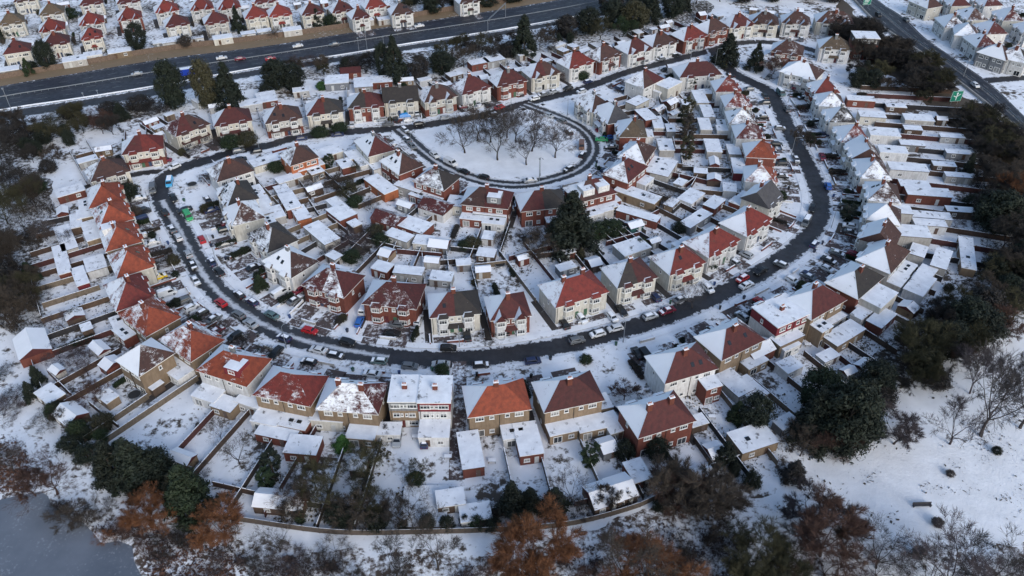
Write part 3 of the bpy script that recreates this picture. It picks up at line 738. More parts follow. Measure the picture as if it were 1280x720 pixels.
# ordinals and house references
for row in ROW_PHRASE:
    hs = [H for H in HOUSES if H['row'] == row]
    hs.sort(key=lambda H: (H['py'] if row in ROW_BY_TOP else H['px']))
    for i, H in enumerate(hs):
        H['ref'] = '%s house from %s, %s' % (ORD[i + 1], 'top' if row in ROW_BY_TOP else 'left', ROW_PHRASE[row])
        kind = 'house' if H['w'] > 10 else 'narrow house'
        sn = ('flat snowy' if H['kind'] == 'flat' else ('snow-covered %s' % ROOFN[H['roof']] if H['snow'] > .75 else ('part-snowy %s' % ROOFN[H['roof']] if H['snow'] > .5 else ROOFN[H['roof']])))
        o = H['root']; o['label'] = '%s %s, %s roof, %s from %s in %s' % (WALLN[H['wall']], kind, sn, ORD[i + 1], 'top' if row in ROW_BY_TOP else 'left', ROW_PHRASE[row])
        o['category'] = 'house'; o['group'] = 'houses of the ' + ROW_PHRASE[row]
def house_ref(p, maxd=60):
    px = P(p)
    best = min(HOUSES, key=lambda H: (H['c'].x - p[0]) ** 2 + (H['c'].y - p[1]) ** 2)
    return best
def put(o, root): pass

# ------------------------------------------------------------ driveways, front walls, garden fences
def near_house(p, r, skip=None):
    for H in HOUSES:
        if H is skip: continue
        if (H['c'].x - p.x) ** 2 + (H['c'].y - p.y) ** 2 < r * r: return True
    return False
FM = {}
KEEP = [[(1010, 560), (1040, 520), (1100, 500), (1160, 470), (1230, 425), (1330, 390), (1500, 820), (900, 820), (905, 690), (915, 610), (960, 590)], [(-260, 820), (-260, 400), (-10, 400), (50, 480), (105, 560), (165, 602), (240, 640), (320, 655), (420, 668), (640, 664), (720, 656), (800, 634), (900, 590), (1000, 820)], [(-100, 100), (55, 170), (60, 260), (35, 330), (50, 410), (-100, 420)], [(1200, 170), (1225, 260), (1200, 330), (1150, 400), (1120, 460), (1180, 460), (1400, 400), (1400, 100)]]
def kept_out(p):
    x, y = P(p); return any(inside(x, y, k) for k in KEEP)
def inside(x, y, poly):
    c = False; n = len(poly)
    for i in range(n):
        x1, y1 = poly[i]; x2, y2 = poly[(i + 1) % n]
        if (y1 > y) != (y2 > y) and x < (x2 - x1) * (y - y1) / (y2 - y1) + x1: c = not c
    return c
def fence_mesh(L, hgt=1.7):
    k = (L, hgt)
    if k in FM: return FM[k]
    mb = MB(); n = max(1, int(L / 2.4))
    mb.box((L / 2, 0, hgt / 2), (L / 2, .035, hgt / 2)); mb.box((L / 2, 0, hgt + .04), (L / 2, .075, .035), 1)
    for i in range(n + 1): mb.box((L * i / n, 0, hgt / 2 + .06), (.07, .07, hgt / 2 + .08))
    FM[k] = mb.mesh('garden_fence', [MT['timber'], MT['snow']]); return FM[k]
def wall_mesh(L, hgt=.75):
    k = ('w', L, hgt)
    if k in FM: return FM[k]
    mb = MB(); mb.box((L / 2, 0, hgt / 2), (L / 2, .12, hgt / 2)); mb.box((L / 2, 0, hgt + .04), (L / 2 + .02, .15, .045), 1)
    mb.box((0, 0, hgt / 2 + .1), (.2, .2, hgt / 2 + .1), 0, 0, 1)
    FM[k] = mb.mesh('front_wall', [MT['wall'], MT['snow']]); return FM[k]
FC = [(.065, .038, .026), (.045, .033, .028), (.10, .063, .04), (.03, .028, .03), (.16, .125, .09), (.075, .025, .022)]
FCN = ['brown', 'dark brown', 'light brown', 'charcoal', 'pale timber', 'reddish']
for H in HOUSES:
    c, rz, w, d = H['c'], H['rz'], H['w'], H['d']
    ax = Vector((math.cos(rz), math.sin(rz), 0)); fy = Vector((-math.sin(rz), math.cos(rz), 0))
    H['ax'] = ax; H['fy'] = fy
    front = H['dist'] - d / 2 - 3.5 - 2.1
    if H['dist'] == 99:
        ds, q, t, k = nearest(c)
        front = min(9, ds - d / 2 - 5.6)
    if 2.5 < front < 16 and H['row'] not in 'HT':
        for sx in (-1, 1):
            if rnd.random() < .8:
                ww = w * rnd.uniform(.15, .24); cx = sx * w * rnd.uniform(.22, .34)
                ln = min(front, 8) / 2 - .1; y0 = d / 2 + ln + .15 + 1
                ctr = c + ax * cx + fy * y0
                mb = MB(); mb.face([(-ww, -ln, .0), (ww, -ln, 0), (ww, ln, 0), (-ww, ln, 0)])
                o = link('driveway', mb.mesh('driveway', [MT['drive']]), None, (ctr.x, ctr.y, .032), rz); struct(o)
                if H['dist'] != 99 and front < 9 and rnd.random() < .7:
                    cc_ = c + ax * cx + fy * (d / 2 + front + 1.2)
                    if not near_road(cc_, (), .2):
                        mb = MB(); wz = ww * .8; mb.face([(-wz, -1.3, 0), (wz, -1.3, 0), (wz, 1.0, 0), (-wz, 1.0, 0)])
                        o = link('kerb_crossing', mb.mesh('kerb_crossing', [MT['drive']]), None, (cc_.x, cc_.y, .127), rz); struct(o)
        if rnd.random() < .8:
            L = rnd.choice([3.0, 4.0, 5.0]); sx = rnd.choice([-1, 1])
            p = c + fy * (d / 2 + front - .4) + ax * (-L / 2 + sx * w * .05)
            if not near_road(p, (), .8) and not near_road(p + ax * L, (), .8):
                bc = rnd.choice(['brick', 'white', 'tan', 'brick', 'pale'])
                o = link('front_wall', wall_mesh(L), None, (p.x, p.y, 0), rz, WALLC[bc])
                tag(o, '%s front wall before' % WALLN[bc], 'wall', 'low front garden walls', H)
        for sx in (-1, 1):         # side boundary in the front garden
            if rnd.random() < .8:
                L = float(int(min(front - 1, 6)))
                if L >= 3:
                    p = c + fy * (d / 2 + .6) + ax * sx * (w / 2 + .7); e = p + fy * L
                    if near_road(e, (), 1.0): continue
                    bc = rnd.choice(['brick', 'white', 'brick'])
                    o = link('boundary_wall', wall_mesh(L, .6), None, (p.x, p.y, 0), rz + math.pi / 2, WALLC[bc])
                    tag(o, '%s side wall before' % WALLN[bc], 'wall', 'low front garden walls', H)
    if H['row'] not in 'TH':
        q_ = c + ax * (w / 2 + 1.0) + fy * 1.0
        if not near_house(q_, 5.2, H) and not near_road(q_ + fy * (d / 2 + 1), (), 1):
            hl_ = d / 2 + 2.2; mb = MB(); mb.face([(-.9, -hl_, 0), (.9, -hl_, 0), (.9, hl_, 0), (-.9, hl_, 0)])
            o = link('side_path', mb.mesh('side_path', [MT['alley']]), None, (q_.x, q_.y, .036), rz); struct(o)
    if H['row'] not in 'THA' and H['garden']:
        q_ = c - fy * (d / 2 + (5.6 if H['ext'] else 1.8)) + ax * rnd.choice([-1, 1]) * w * .22
        if not near_house(q_, 6, H) and not near_road(q_, (), 3):
            mb = MB(); mb.face([(-2.6, -1.6, 0), (2.6, -1.6, 0), (2.6, 1.6, 0), (-2.6, 1.6, 0)])
            o = link('patio', mb.mesh('patio', [MT['patio']]), None, (q_.x, q_.y, .028), rz); struct(o)
    if H['garden']:
        for bx in ([w / 2 + .9, 0.02] if w > 10 else [w / 2 + .7]):
            L = 0
            p = c - fy * (d / 2 + (.2 if bx > 1 else (5.0 if H['ext'] else .2))) + ax * bx
            while L < H['garden']:
                e = p - fy * (L + 2)
                if near_road(e, (), 4) or near_house(e, 5.2, H) or kept_out(e): break
                L += 2
            if L >= 6:
                ci = rnd.randrange(len(FC))
                o = link('garden_fence', fence_mesh(float(L)), None, (p.x, p.y, 0), rz - math.pi / 2, FC[ci])
                tag(o, '%s %s fence behind' % (FCN[ci], 'boundary' if bx > 1 else 'middle garden'), 'fence', 'garden fences', H)
    if H['garden'] and H['row'] in 'EFKLCD':
        Lb = float(int(w)); q_ = c - fy * (d / 2 + min(H['garden'], 20)) - ax * Lb / 2
        if not any(near_road(q_ + ax * Lb * k_, (), 3) or near_house(q_ + ax * Lb * k_, 5.5, H) or kept_out(q_ + ax * Lb * k_) for k_ in (0, .5, 1)):
            ci = rnd.randrange(len(FC)); o = link('garden_fence', fence_mesh(Lb), None, (q_.x, q_.y, 0), rz, FC[ci])
            tag(o, '%s end fence behind' % FCN[ci], 'fence', 'garden fences', H)

# ------------------------------------------------------------ sheds, garages and garden rooms
SHEDN = 0
def shed(px, py, w=6., d=4., wl='pale', hgt=2.5, ang=None, kind='flat', glaz=True, name='outbuilding', look=None):
    c = G(px, py, hgt); c.z = 0
    H = house_ref(c)
    rz = H['rz'] if ang is None else R(ang)
    root = empty(name, c, rz)
    l = random.Random(int(px * 31 + py))
    kf = l.uniform(.75, 1.05); col = tuple(v * kf for v in (WALLC[wl] if wl in WALLC else wl))
    mb = MB(); mb.box((0, 0, hgt / 2), (w / 2, d / 2, hgt / 2)); link('wall', mb.mesh('wall', [MT['wall'], MT['flat']]), root, color=col)
    if kind == 'flat':
        mb = MB(); mb.box((0, 0, hgt + .09), (w / 2 + .15, d / 2 + .15, .09), 0, 0, 1)
        if l.random() < .25 and w > 5: mb.box((-w * .15, 0, hgt + .24), (.5, .5, .07), 2)
        link('roof', mb.mesh('roof', [MT['white'] if l.random() < .6 else MT['timber'], MT['flat'], MT['cglass']]), root, color=(.1, .08, .06))
    else:
        mb = hip_roof(w, d, hgt + .02, min(w, d) * .28, .2, gable=True, fascia=.1)
        link('roof', mb.mesh('roof', [MT['roof'], MT['wall'], MT['pot']]), root, color=ROOFC['dred'] + ((.42,) if kind == 'redgable' else (1.2,)))
    for fs in (1, -1):
        if w > 4.5:
            add_window(root, -w * .22, fs * d / 2, 1.45, 1.3, 1.05, 1, 0 if fs > 0 else math.pi)
        add_door(root, w * .2, fs * d / 2, 0 if fs > 0 else math.pi, (.5, .5, .48) if l.random() < .5 else (.1, .06, .04))
    wn_ = {'pale': 'pale', 'brick': 'brick', 'white': 'white', 'tan': 'tan', 'orange': 'orange brick', 'grey': 'grey', 'redclad': 'dark red', 'cream': 'cream'}.get(wl, 'timber')
    tag(root, look or '%s %s %s near' % (wn_, 'flat-roofed' if kind == 'flat' else ('red-roofed' if kind == 'redgable' else 'snowy-gabled'), 'shed' if name == 'garden_shed' else 'outbuilding'), 'shed' if name == 'garden_shed' else 'outbuilding', 'outbuildings in the gardens', H)
    SHEDS.append((c, max(w, d) / 2))
    return root
SHEDS = []
def mw_y(x): return 153 - .19 * x + .00001 * x * x
T_ = (.10, .065, .045)
for s in [
    # left gardens
    (87, 238, 8, 5, 'brick'), (82, 297, 14, 4, 'pale'), (77, 324, 15, 3.2, 'brick'), (119, 329, 7, 5, 'white'), (132, 284, 6, 5, 'white'), (109, 199, 6, 3.5, 'pale'), (40, 430, 9, 7, 'brick', 2.7, None, 'gable'),
    (88, 517, 6, 5, T_, 2.3, None, 'gable'), (62, 492, 6, 4, T_), (190, 478, 4.5, 3, T_, 2.3), (150, 402, 5.5, 4, 'brick', 2.8), (227, 447, 5, 3.5, 'brick', 2.8), (282, 504, 5.5, 4, 'tan', 2.6), (317, 496, 6.5, 5.5, 'white', 3.0),
    (100, 345, 9, 3, 'redclad'), (112, 262, 7, 3.5, T_), (95, 276, 8, 3, T_),
    # inner left
    (336, 199, 12, 5, 'cream'), (407, 190, 10, 6, 'cream'), (432, 204, 6, 4.5, 'brick'), (386, 206, 9, 5, 'orange', 3.0), (361, 222, 8, 4, 'pale'), (355, 240, 9, 4, 'pale'), (362, 251, 10, 4.5, 'brick', 3.2), (376, 266, 8, 4, 'orange', 2.8),
    (427, 265, 8, 6, 'brick', 2.8), (402, 291, 12, 5, 'pale', 3.0), (418, 252, 4.5, 3.5, 'white'), (443, 279, 3.5, 3, T_), (476, 230, 12, 5, 'orange', 3), (515, 231, 10, 6, 'pale', 3.2), (486, 272, 9, 6, 'brick', 2.8, None, 'redgable'),
    (519, 281, 9, 6, 'brick', 2.7), (499, 294, 8, 4, 'pale', 2.5), (530, 300, 5.5, 4.5, 'cream', 2.4), (549, 304, 5.5, 4.5, 'grey', 2.4, None, 'gable'), (478, 333, 5, 4, 'brick', 2.8), (511, 338, 8, 3.5, 'pale', 3.0), (552, 345, 6, 4, 'pale', 2.5),
    (546, 257, 9, 7, 'white', 3.0, None, 'redgable'), (586, 253, 13, 6, 'cream', 3.2), (614, 263, 10, 5, 'grey', 3.4), (608, 316, 5, 4, T_, 2.2), (320, 238, 6, 4, 'cream', 2.8), (328, 262, 6, 5, 'white', 2.8), (345, 265, 7, 4, 'pale', 2.5), (469, 205, 7, 4, 'white', 2.8),
    # inner right
    (746, 261, 9, 5, 'pale', 2.8), (797, 242, 14, 5, 'tan', 3.0, 145), (798, 267, 13, 3.5, 'brick', 2.6, 150), (830, 209, 11, 6, 'pale', 2.8), (864, 245, 8, 5, 'white', 2.6), (893, 253, 7, 4, 'brick', 2.5), (870, 273, 11, 4, 'grey', 2.6), (793, 280, 4.5, 3.5, (.03, .12, .12), 2.4, None, 'gable'),
    (790, 308, 9, 6, 'pale', 2.8), (832, 181, 8, 5, 'pale'), (891, 182, 9, 5, 'pale', 2.8), (917, 187, 7, 4, 'pale'), (924, 211, 6, 4, 'redclad', 2.8), (912, 234, 5, 4, 'white'), (797, 126, 8, 5, 'cream', 3), (836, 104, 9, 6, 'cream', 5.0), (838, 127, 5, 4, T_, 2.5, None, 'gable'),
    (808, 143, 9, 5, 'brick', 2.8), (822, 153, 9, 3.5, 'pale', 2.5), (875, 121, 11, 4.5, 'cream', 2.8), (884, 139, 10, 4, 'pale', 2.6), (881, 155, 9, 4, 'pale', 2.6), (859, 128, 5, 4, 'white'), (760, 250, 7, 4, 'brick', 2.8), (838, 160, 6, 3, 'grey'),
    # behind row B
    (421, 99, 9, 8, 'grey', 3), (477, 99, 8, 6, 'brick', 2.8), (454, 103, 7, 9, 'pale', 2.6), (598, 77, 8, 5, 'brick', 2.8), (617, 73, 8, 6, 'pale', 2.8), (333, 121, 7, 9, 'brick', 2.6), (438, 88, 8, 5, 'brick', 2.5, None, 'redgable'), (568, 92, 6, 4, T_), (655, 66, 7, 4, 'pale'), (697, 55, 6, 4, 'white'),
    (252, 124, 6, 5, 'white'), (313, 128, 8, 5, 'white', 3), (376, 112, 6, 4, 'pale'),
    # beyond the motorway
    (93, 73, 9, 6, 'pale', 2.6), (116, 67, 7, 5, 'white', 2.5), (149, 63, 9, 5, 'tan', 2.5), (214, 50, 8, 6, 'white', 2.6), (278, 46, 8, 5, 'cream', 2.6), (365, 36, 8, 5, 'pale', 2.5), (10, 86, 8, 5, 'grey'), (455, 25, 8, 4, 'pale'), (480, 23, 6, 4, 'pale'), (200, 52, 6, 4, 'grey'), (330, 38, 6, 4, 'grey'), (245, 47, 6, 3, 'white'), (310, 41, 6, 4, 'white'),
    # rear of the bottom row
    (478, 536, 8, 3.5, 'white', 2.5), (543, 536, 6.5, 5, 'white', 3.0), (346, 541, 9, 3, 'brick', 2.4), (379, 556, 7, 5, 'brick', 2.8), (588, 562, 4.5, 10, 'brick', 2.9), (660, 548, 5, 9, 'brick', 3.0), (351, 624, 10, 4.5, T_, 2.3, None, 'gable'), (563, 622, 5.5, 4, T_, 2.4),
    (753, 617, 6, 6, T_, 2.4, None, 'gable'), (775, 609, 5, 6, T_, 2.4, None, 'gable'), (797, 588, 4, 5.5, 'brick', 2.5), (941, 547, 9, 6, 'tan', 2.8), (947, 435, 7, 5, 'brick', 3.0, None, 'gable'), (918, 478, 5, 8, 'pale', 2.4), (937, 485, 5, 7, 'pale', 2.2), (697, 512, 7.5, 4.5, 'tan', 3), (738, 505, 9, 4.5, 'tan', 3),
    (594, 640, 6, 4, 'white', 2.0), (411, 516, 7.5, 5, 'cream', 3.2), (765, 528, 3.5, 6, 'pale', 2.6),
    # bottom right
    (1038, 394, 6.5, 5, 'white', 3.0), (1055, 416, 11, 4.5, 'tan', 3.0), (1102, 397, 8, 4, 'brick', 2.8), (1098, 369, 9, 6, 'cream', 5.0), (1150, 355, 10, 5, 'white', 2.8), (987, 456, 5, 4, 'white', 2.6), (984, 421, 8, 3.5, 'tan', 4.0), (1156, 342, 8, 4, 'pale', 2.6), (1075, 392, 4, 3, 'white', 3.5),
    # right gardens
    (1076, 123, 10, 4, 'brick', 2.8), (1090, 143, 9, 5, 'cream', 3.0), (1148, 147, 10, 5, 'pale', 2.8), (1177, 148, 3.5, 3, T_, 2.3, None, 'gable'), (1105, 165, 10, 6, 'white', 3.2), (1141, 160, 6, 3.5, T_), (1140, 179, 8, 3.5, 'grey', 2.5), (1116, 187, 9, 5, 'white', 3.0), (1135, 209, 12, 5, 'white', 3.0), (1143, 230, 9, 4, 'brick', 2.8),
    (1160, 240, 13, 5, 'brick', 3.2), (1119, 261, 9, 5, 'pale', 5.0), (1160, 269, 13, 4, 'white', 2.8), (1162, 278, 9, 4, 'white', 2.8), (1141, 289, 9, 6, 'pale', 5.0), (1209, 316, 16, 3.6, 'tan', 2.6), (1177, 323, 10, 4, 'pale', 3.2), (1148, 313, 6, 4, 'pale', 3.2), (1200, 262, 8, 3, T_), (1200, 219, 9, 3, 'pale', 2.4), (1198, 190, 8, 3, 'grey', 2.2),
    (1190, 170, 8, 3, 'pale', 2.2), (1180, 205, 7, 3, T_, 2.2), (1120, 132, 7, 3, T_, 2.2)]:
    px, py, w, d, wl = s[:5]; hgt = s[5] if len(s) > 5 else 2.5; an = s[6] if len(s) > 6 else None; kd = s[7] if len(s) > 7 else 'flat'
    an2 = an
    if an is None and px > 1070 and 100 < py < 300: an2 = -8 + 0
    shed(px, py, w, d, wl, hgt, an2, kd, name='garden_shed' if (wl is T_ or hgt < 2.45) else 'outbuilding')
rs_ = random.Random(21)
for H in list(HOUSES):
    if H['row'] in 'TH': continue
    for sx in (-1, 1):
        for dd in (1, 2):
            if rs_.random() > .62: continue
            p = H['c'] - H['fy'] * (H['d'] / 2 + rs_.uniform(7.5, 10) * dd) + H['ax'] * sx * H['w'] * rs_.uniform(.22, .36)
            if near_road(p, (), 4) or near_house(p, 8) or kept_out(p) or any((q[0] - p).length < q[1] + 3.2 for q in SHEDS): continue
            x, y = P((p.x, p.y, 2.3))
            if not (-15 < x < 1295 and -8 < y < 725) or (y < mw_y(x) + 6 and H['row'] == 'B'): continue
            wl = rs_.choice([T_, T_, 'brick', 'pale', 'white', 'tan', 'grey']); ww_, dd_ = rs_.choice([(3.2, 2.4), (4, 3), (5, 3), (3.4, 4.2)])
            shed(x, y, ww_, dd_, wl, 2.3, None, rs_.choice(['flat', 'gable', 'gable']), name='garden_shed')
# the raised platform and steel bench frames low in the picture
mb = MB(); mb.box((0, 0, .45), (4.6, 5.0, .45), 0, 0, 1)
c = G(531, 632, .9); o = link('garden_deck', mb.mesh('garden_deck', [MT['timber'], MT['flat']]), None, (c.x, c.y, 0), 0, (.12, .1, .09)); tag(o, 'large raised square deck covered in snow in a bottom garden', 'deck', None, '')
# long garden fences of the right-hand strip gardens
for i, y in enumerate([112, 122, 134, 147, 158, 171, 186, 199, 214, 228, 248, 262, 280, 298, 318]):
    x0 = 1075 + (i % 3) * 4 + i * 3.4; a = G(x0, y); L = 34.0 if i < 9 else 38.0
    ci = i % len(FC)
    o = link('garden_fence', fence_mesh(L, 1.8), None, (a.x, a.y, 0), R(-6 - i * .9), FC[[0, 5, 3, 1][i % 4]])
    tag(o, 'long %s fence between the right-hand strip gardens' % FCN[[0, 5, 3, 1][i % 4]], 'fence', 'strip garden fences', '')

# ------------------------------------------------------------ trees
def rot_about(v, axis, a): return Matrix.Rotation(a, 3, axis) @ v
def bare_tree_mesh(seed, hgt=10.0, spread=1.0, twig=.8, dens=1.0, trunk_frac=.28):
    r = random.Random(seed); T = MB(); C = MB()
    def spike(p, d, L, rad):
        d = d.normalized(); x = d.orthogonal().normalized(); y = d.cross(x)
        b = [p + (x * math.cos(2.094 * k) + y * math.sin(2.094 * k)) * rad for k in range(3)]
        i = len(C.v); mid = p + d * L * .55 + Vector((r.uniform(-1, 1), r.uniform(-1, 1), r.uniform(-.6, 1))) * L * .09
        mr = rad * .6
        m3 = [mid + (x * math.cos(2.094 * k) + y * math.sin(2.094 * k)) * mr for k in range(3)]
        tip = mid + (d + Vector((r.uniform(-.4, .4), r.uniform(-.4, .4), r.uniform(-.1, .5)))).normalized() * L * .45
        C.v += [tuple(q) for q in b + m3] + [tuple(tip)]
        for k in range(3):
            l = (k + 1) % 3
            C.f.append((i + k, i + l, i + 3 + l, i + 3 + k)); C.m.append(0); C.f.append((i + 3 + k, i + 3 + l, i + 6)); C.m.append(0)
    def grow(p, d, L, rad, lev):
        seg = 3 if lev < 3 else 2; q = p; dd = d.normalized(); rr = rad
        for s in range(seg):
            nd = (dd + Vector((r.gauss(0, .13), r.gauss(0, .13), r.gauss(.04, .08)))).normalized()
            e = q + nd * (L / seg); r2 = rr * .82
            (T if lev < 3 else C).tube(q, e, rr, r2, 5 if lev < 2 else 3)
            if lev >= 1 and s > 0 and lev < 4:
                for _ in range(1 if lev < 2 else 2):
                    ax = nd.orthogonal(); ax = rot_about(ax, nd, r.uniform(0, 6.28))
                    grow(e, rot_about(nd, ax, r.uniform(.45, .95) * spread), L * r.uniform(.42, .6), r2 * .55, lev + 1)
            if lev >= 3:
                for _ in range(int(3 * dens + r.random())):
                    ax = rot_about(nd.orthogonal(), nd, r.uniform(0, 6.28)); spike(q.lerp(e, r.random()), rot_about(nd, ax, r.uniform(.3, 1.0)), twig * r.uniform(.6, 1.3), .022)
            q, dd, rr = e, nd, r2
        if lev == 0:
            n = r.choice([5, 6, 7])
            for k in range(n):
                az = 6.283 * k / n + r.uniform(-.3, .3); el = r.uniform(.25, .95) * spread
                grow(q - dd * r.uniform(0, L * .25), Vector((math.sin(az) * math.sin(el), math.cos(az) * math.sin(el), math.cos(el))), hgt * r.uniform(.36, .5), rr * .6, 1)
        elif lev < 4:
            for _ in range(2):
                ax = rot_about(dd.orthogonal(), dd, r.uniform(0, 6.28)); grow(q, rot_about(dd, ax, r.uniform(.2, .6) * spread), L * .62, rr * .8, lev + 1)
        else:
            for _ in range(int(4 * dens)):
                ax = rot_about(dd.orthogonal(), dd, r.uniform(0, 6.28)); spike(q, rot_about(dd, ax, r.uniform(.1, .7)), twig, .022)
    grow(Vector((0, 0, -.1)), Vector((0, 0, 1)), hgt * trunk_frac, hgt * .022 + .06, 0)
    return T.mesh('trunk', [MT['bark']]), C.mesh('crown', [MT['bark']])
def leafy_mesh(seed, rx, h, shape, n=5200, leaf=.34, z0=.4):
    """evergreen crown: small leaf faces spread through clumps. shape: cone, round, column, wide"""
    r = random.Random(seed); C = MB(); clumps = []
    k = 130 if shape != 'column' else 60
    for i in range(k):
        t = r.random() ** (.8 if shape == 'cone' else 1)
        z = z0 + t * (h - z0)
        if shape == 'cone': R_ = rx * (1.03 - t) ** .9
        elif shape == 'column': R_ = rx * (.75 + .25 * math.sin(3.1 * t))
        else: R_ = rx * math.sqrt(max(0.02, 1 - (2 * t - .95) ** 2 * .92))
        a = r.uniform(0, 6.283); q = r.uniform(.55, 1.0)
        clumps.append((Vector((math.cos(a) * R_ * q, math.sin(a) * R_ * q, z)), rx * r.uniform(.11, .27) * (1 if shape != 'cone' else (1.2 - t * .8))))
    tot = sum(c[1] ** 2 for c in clumps)
    for c, cr in clumps:
        m = int(n * cr ** 2 / tot)
        for _ in range(m):
            d = Vector((r.gauss(0, 1), r.gauss(0, 1), r.gauss(0, 1)))
            if d.length < .01: continue
            d.normalize(); p = c + d * cr * abs(r.gauss(.85, .38))
            if p.z < .1: p.z = .1 + r.random() * .3
            nrm = (d + Vector((r.gauss(0, .5), r.gauss(0, .5), r.gauss(.2, .5)))).normalized(); x = nrm.orthogonal().normalized(); x = rot_about(x, nrm, r.uniform(0, 6.28)); y = nrm.cross(x)
            L, W = leaf * r.uniform(.7, 1.5), leaf * r.uniform(.25, .6)
            C.face([p - x * L, p + y * W, p + x * L, p - y * W]) if r.random() < .93 else None
    T = MB(); T.tube((0, 0, -.1), (0, 0, h * .8), .12 + rx * .05, .05, 6)
    for _ in range(9):
        zz = r.uniform(.2, .7) * h; a = r.uniform(0, 6.28); T.tube((0, 0, zz), (math.cos(a) * rx * .6, math.sin(a) * rx * .6, zz + rx * .25), .06, .02, 4)
    return T.mesh('trunk', [MT['bark']]), C.mesh('crown', [MT['leaf']])
TV = {}
TV['dense'] = [bare_tree_mesh(s, 10, 1.2, .95, 2.2, .2) for s in (61, 62)]
TV['park'] = [bare_tree_mesh(s, 10, .95, .8, .6, .3) for s in (71, 72, 73)]
TV['bare'] = [bare_tree_mesh(s, 10, 1.0, .8, .32) for s in (1, 2, 3)]
TV['fuzzy'] = [bare_tree_mesh(s, 10, 1.15, .9, 1.4, .22) for s in (7, 8)]
TV['shrub'] = [bare_tree_mesh(s, 10, 1.3, 1.5, .45, .08) for s in (12, 13)]
TV['cone'] = [leafy_mesh(s, 3.2, 10, 'cone', 9500, .25) for s in (21, 22)]
TV['round'] = [leafy_mesh(s, 4.4, 10, 'round', 12000, .26, 1.0) for s in (31, 32)]
TV['column'] = [leafy_mesh(s, 1.7, 10, 'column', 6000, .2) for s in (41, 42)]
TV['bush'] = [leafy_mesh(s, 5.0, 6.5, 'round', 6500, .30, .3) for s in (51, 52)]
TREEN = dict(bare='bare_tree', park='bare_tree', dense='bare_tree', fuzzy='bare_tree', shrub='bare_shrub', cone='conifer_tree', round='evergreen_tree', column='columnar_tree', bush='evergreen_bush')
TC = dict(or2=(.085, .055, .028), dk=(.009, .016, .008), gr=(.016, .032, .010), ol=(.042, .040, .018), br=(.052, .041, .032), or_=(.15, .062, .026), gy=(.062, .052, .050), rd=(.075, .040, .030), bk=(.025, .022, .020), mv=(.070, .055, .060), fg=(.04, .11, .02))
TCN = dict(or2='muted orange', dk='deep green', gr='dark green', ol='olive green', br='brown', or_='orange brown', gy='grey brown', rd='reddish brown', bk='blackish', mv='mauve grey', fg='bright green')
TN = [0]
def tree(kind, px, py, hgt, col='dk', wid=None, where=None, base=True, look=None):
    """px, py: foot of the trunk (base) or the middle of the crown"""
    c = G(px, py, 0 if base else hgt * .5); c.z = 0
    TN[0] += 1; v = TV[kind][TN[0] % len(TV[kind])]
    r = random.Random(int(px * 17 + py * 3))
    root = empty(TREEN[kind], c, r.uniform(0, 6.28))
    sc = hgt / 10.0 if kind != 'bush' else hgt / 6.5
    sw = sc if wid is None else wid / {'dense': 10, 'park': 9.5, 'bare': 9.5, 'fuzzy': 10, 'shrub': 11, 'cone': 6.6, 'round': 9.4, 'column': 3.8, 'bush': 11}[kind]
    H = house_ref(c)
    kf = r.uniform(.75, 1.2); cc = tuple(x * kf for x in TC[col])
    root.scale = (sw, sw, sc)
    tc = (.07, .055, .045) if kind in ('cone', 'round', 'column', 'bush') else tuple(x * .8 for x in cc)
    t = link('trunk', v[0], root, color=tc); k = link('crown', v[1], root, color=cc)
    noun = {'bare': 'bare tree', 'park': 'tall bare tree', 'dense': 'bushy tree', 'fuzzy': 'twiggy tree', 'shrub': 'bare shrub', 'cone': 'conifer', 'round': 'evergreen tree', 'column': 'columnar tree', 'bush': 'leafy bush'}[kind]
    tag(root, '%s %s near' % (TCN[col], noun) if where is None else '%s %s' % (TCN[col], noun), 'tree' if kind not in ('shrub', 'bush') else 'shrub', 'trees and shrubs', H if where is None else where)
    return root
MWY = 'beside the motorway'; LW = 'in the left woodland edge'; PD = 'beside the frozen pond'; BT = 'in the scrub along the bottom'; FD = 'in the snowy field'; RW = 'in the right woodland edge'; HWY = 'on the bank below the right highway'; GRN = 'on the oval green'; FAR = 'beyond the motorway'
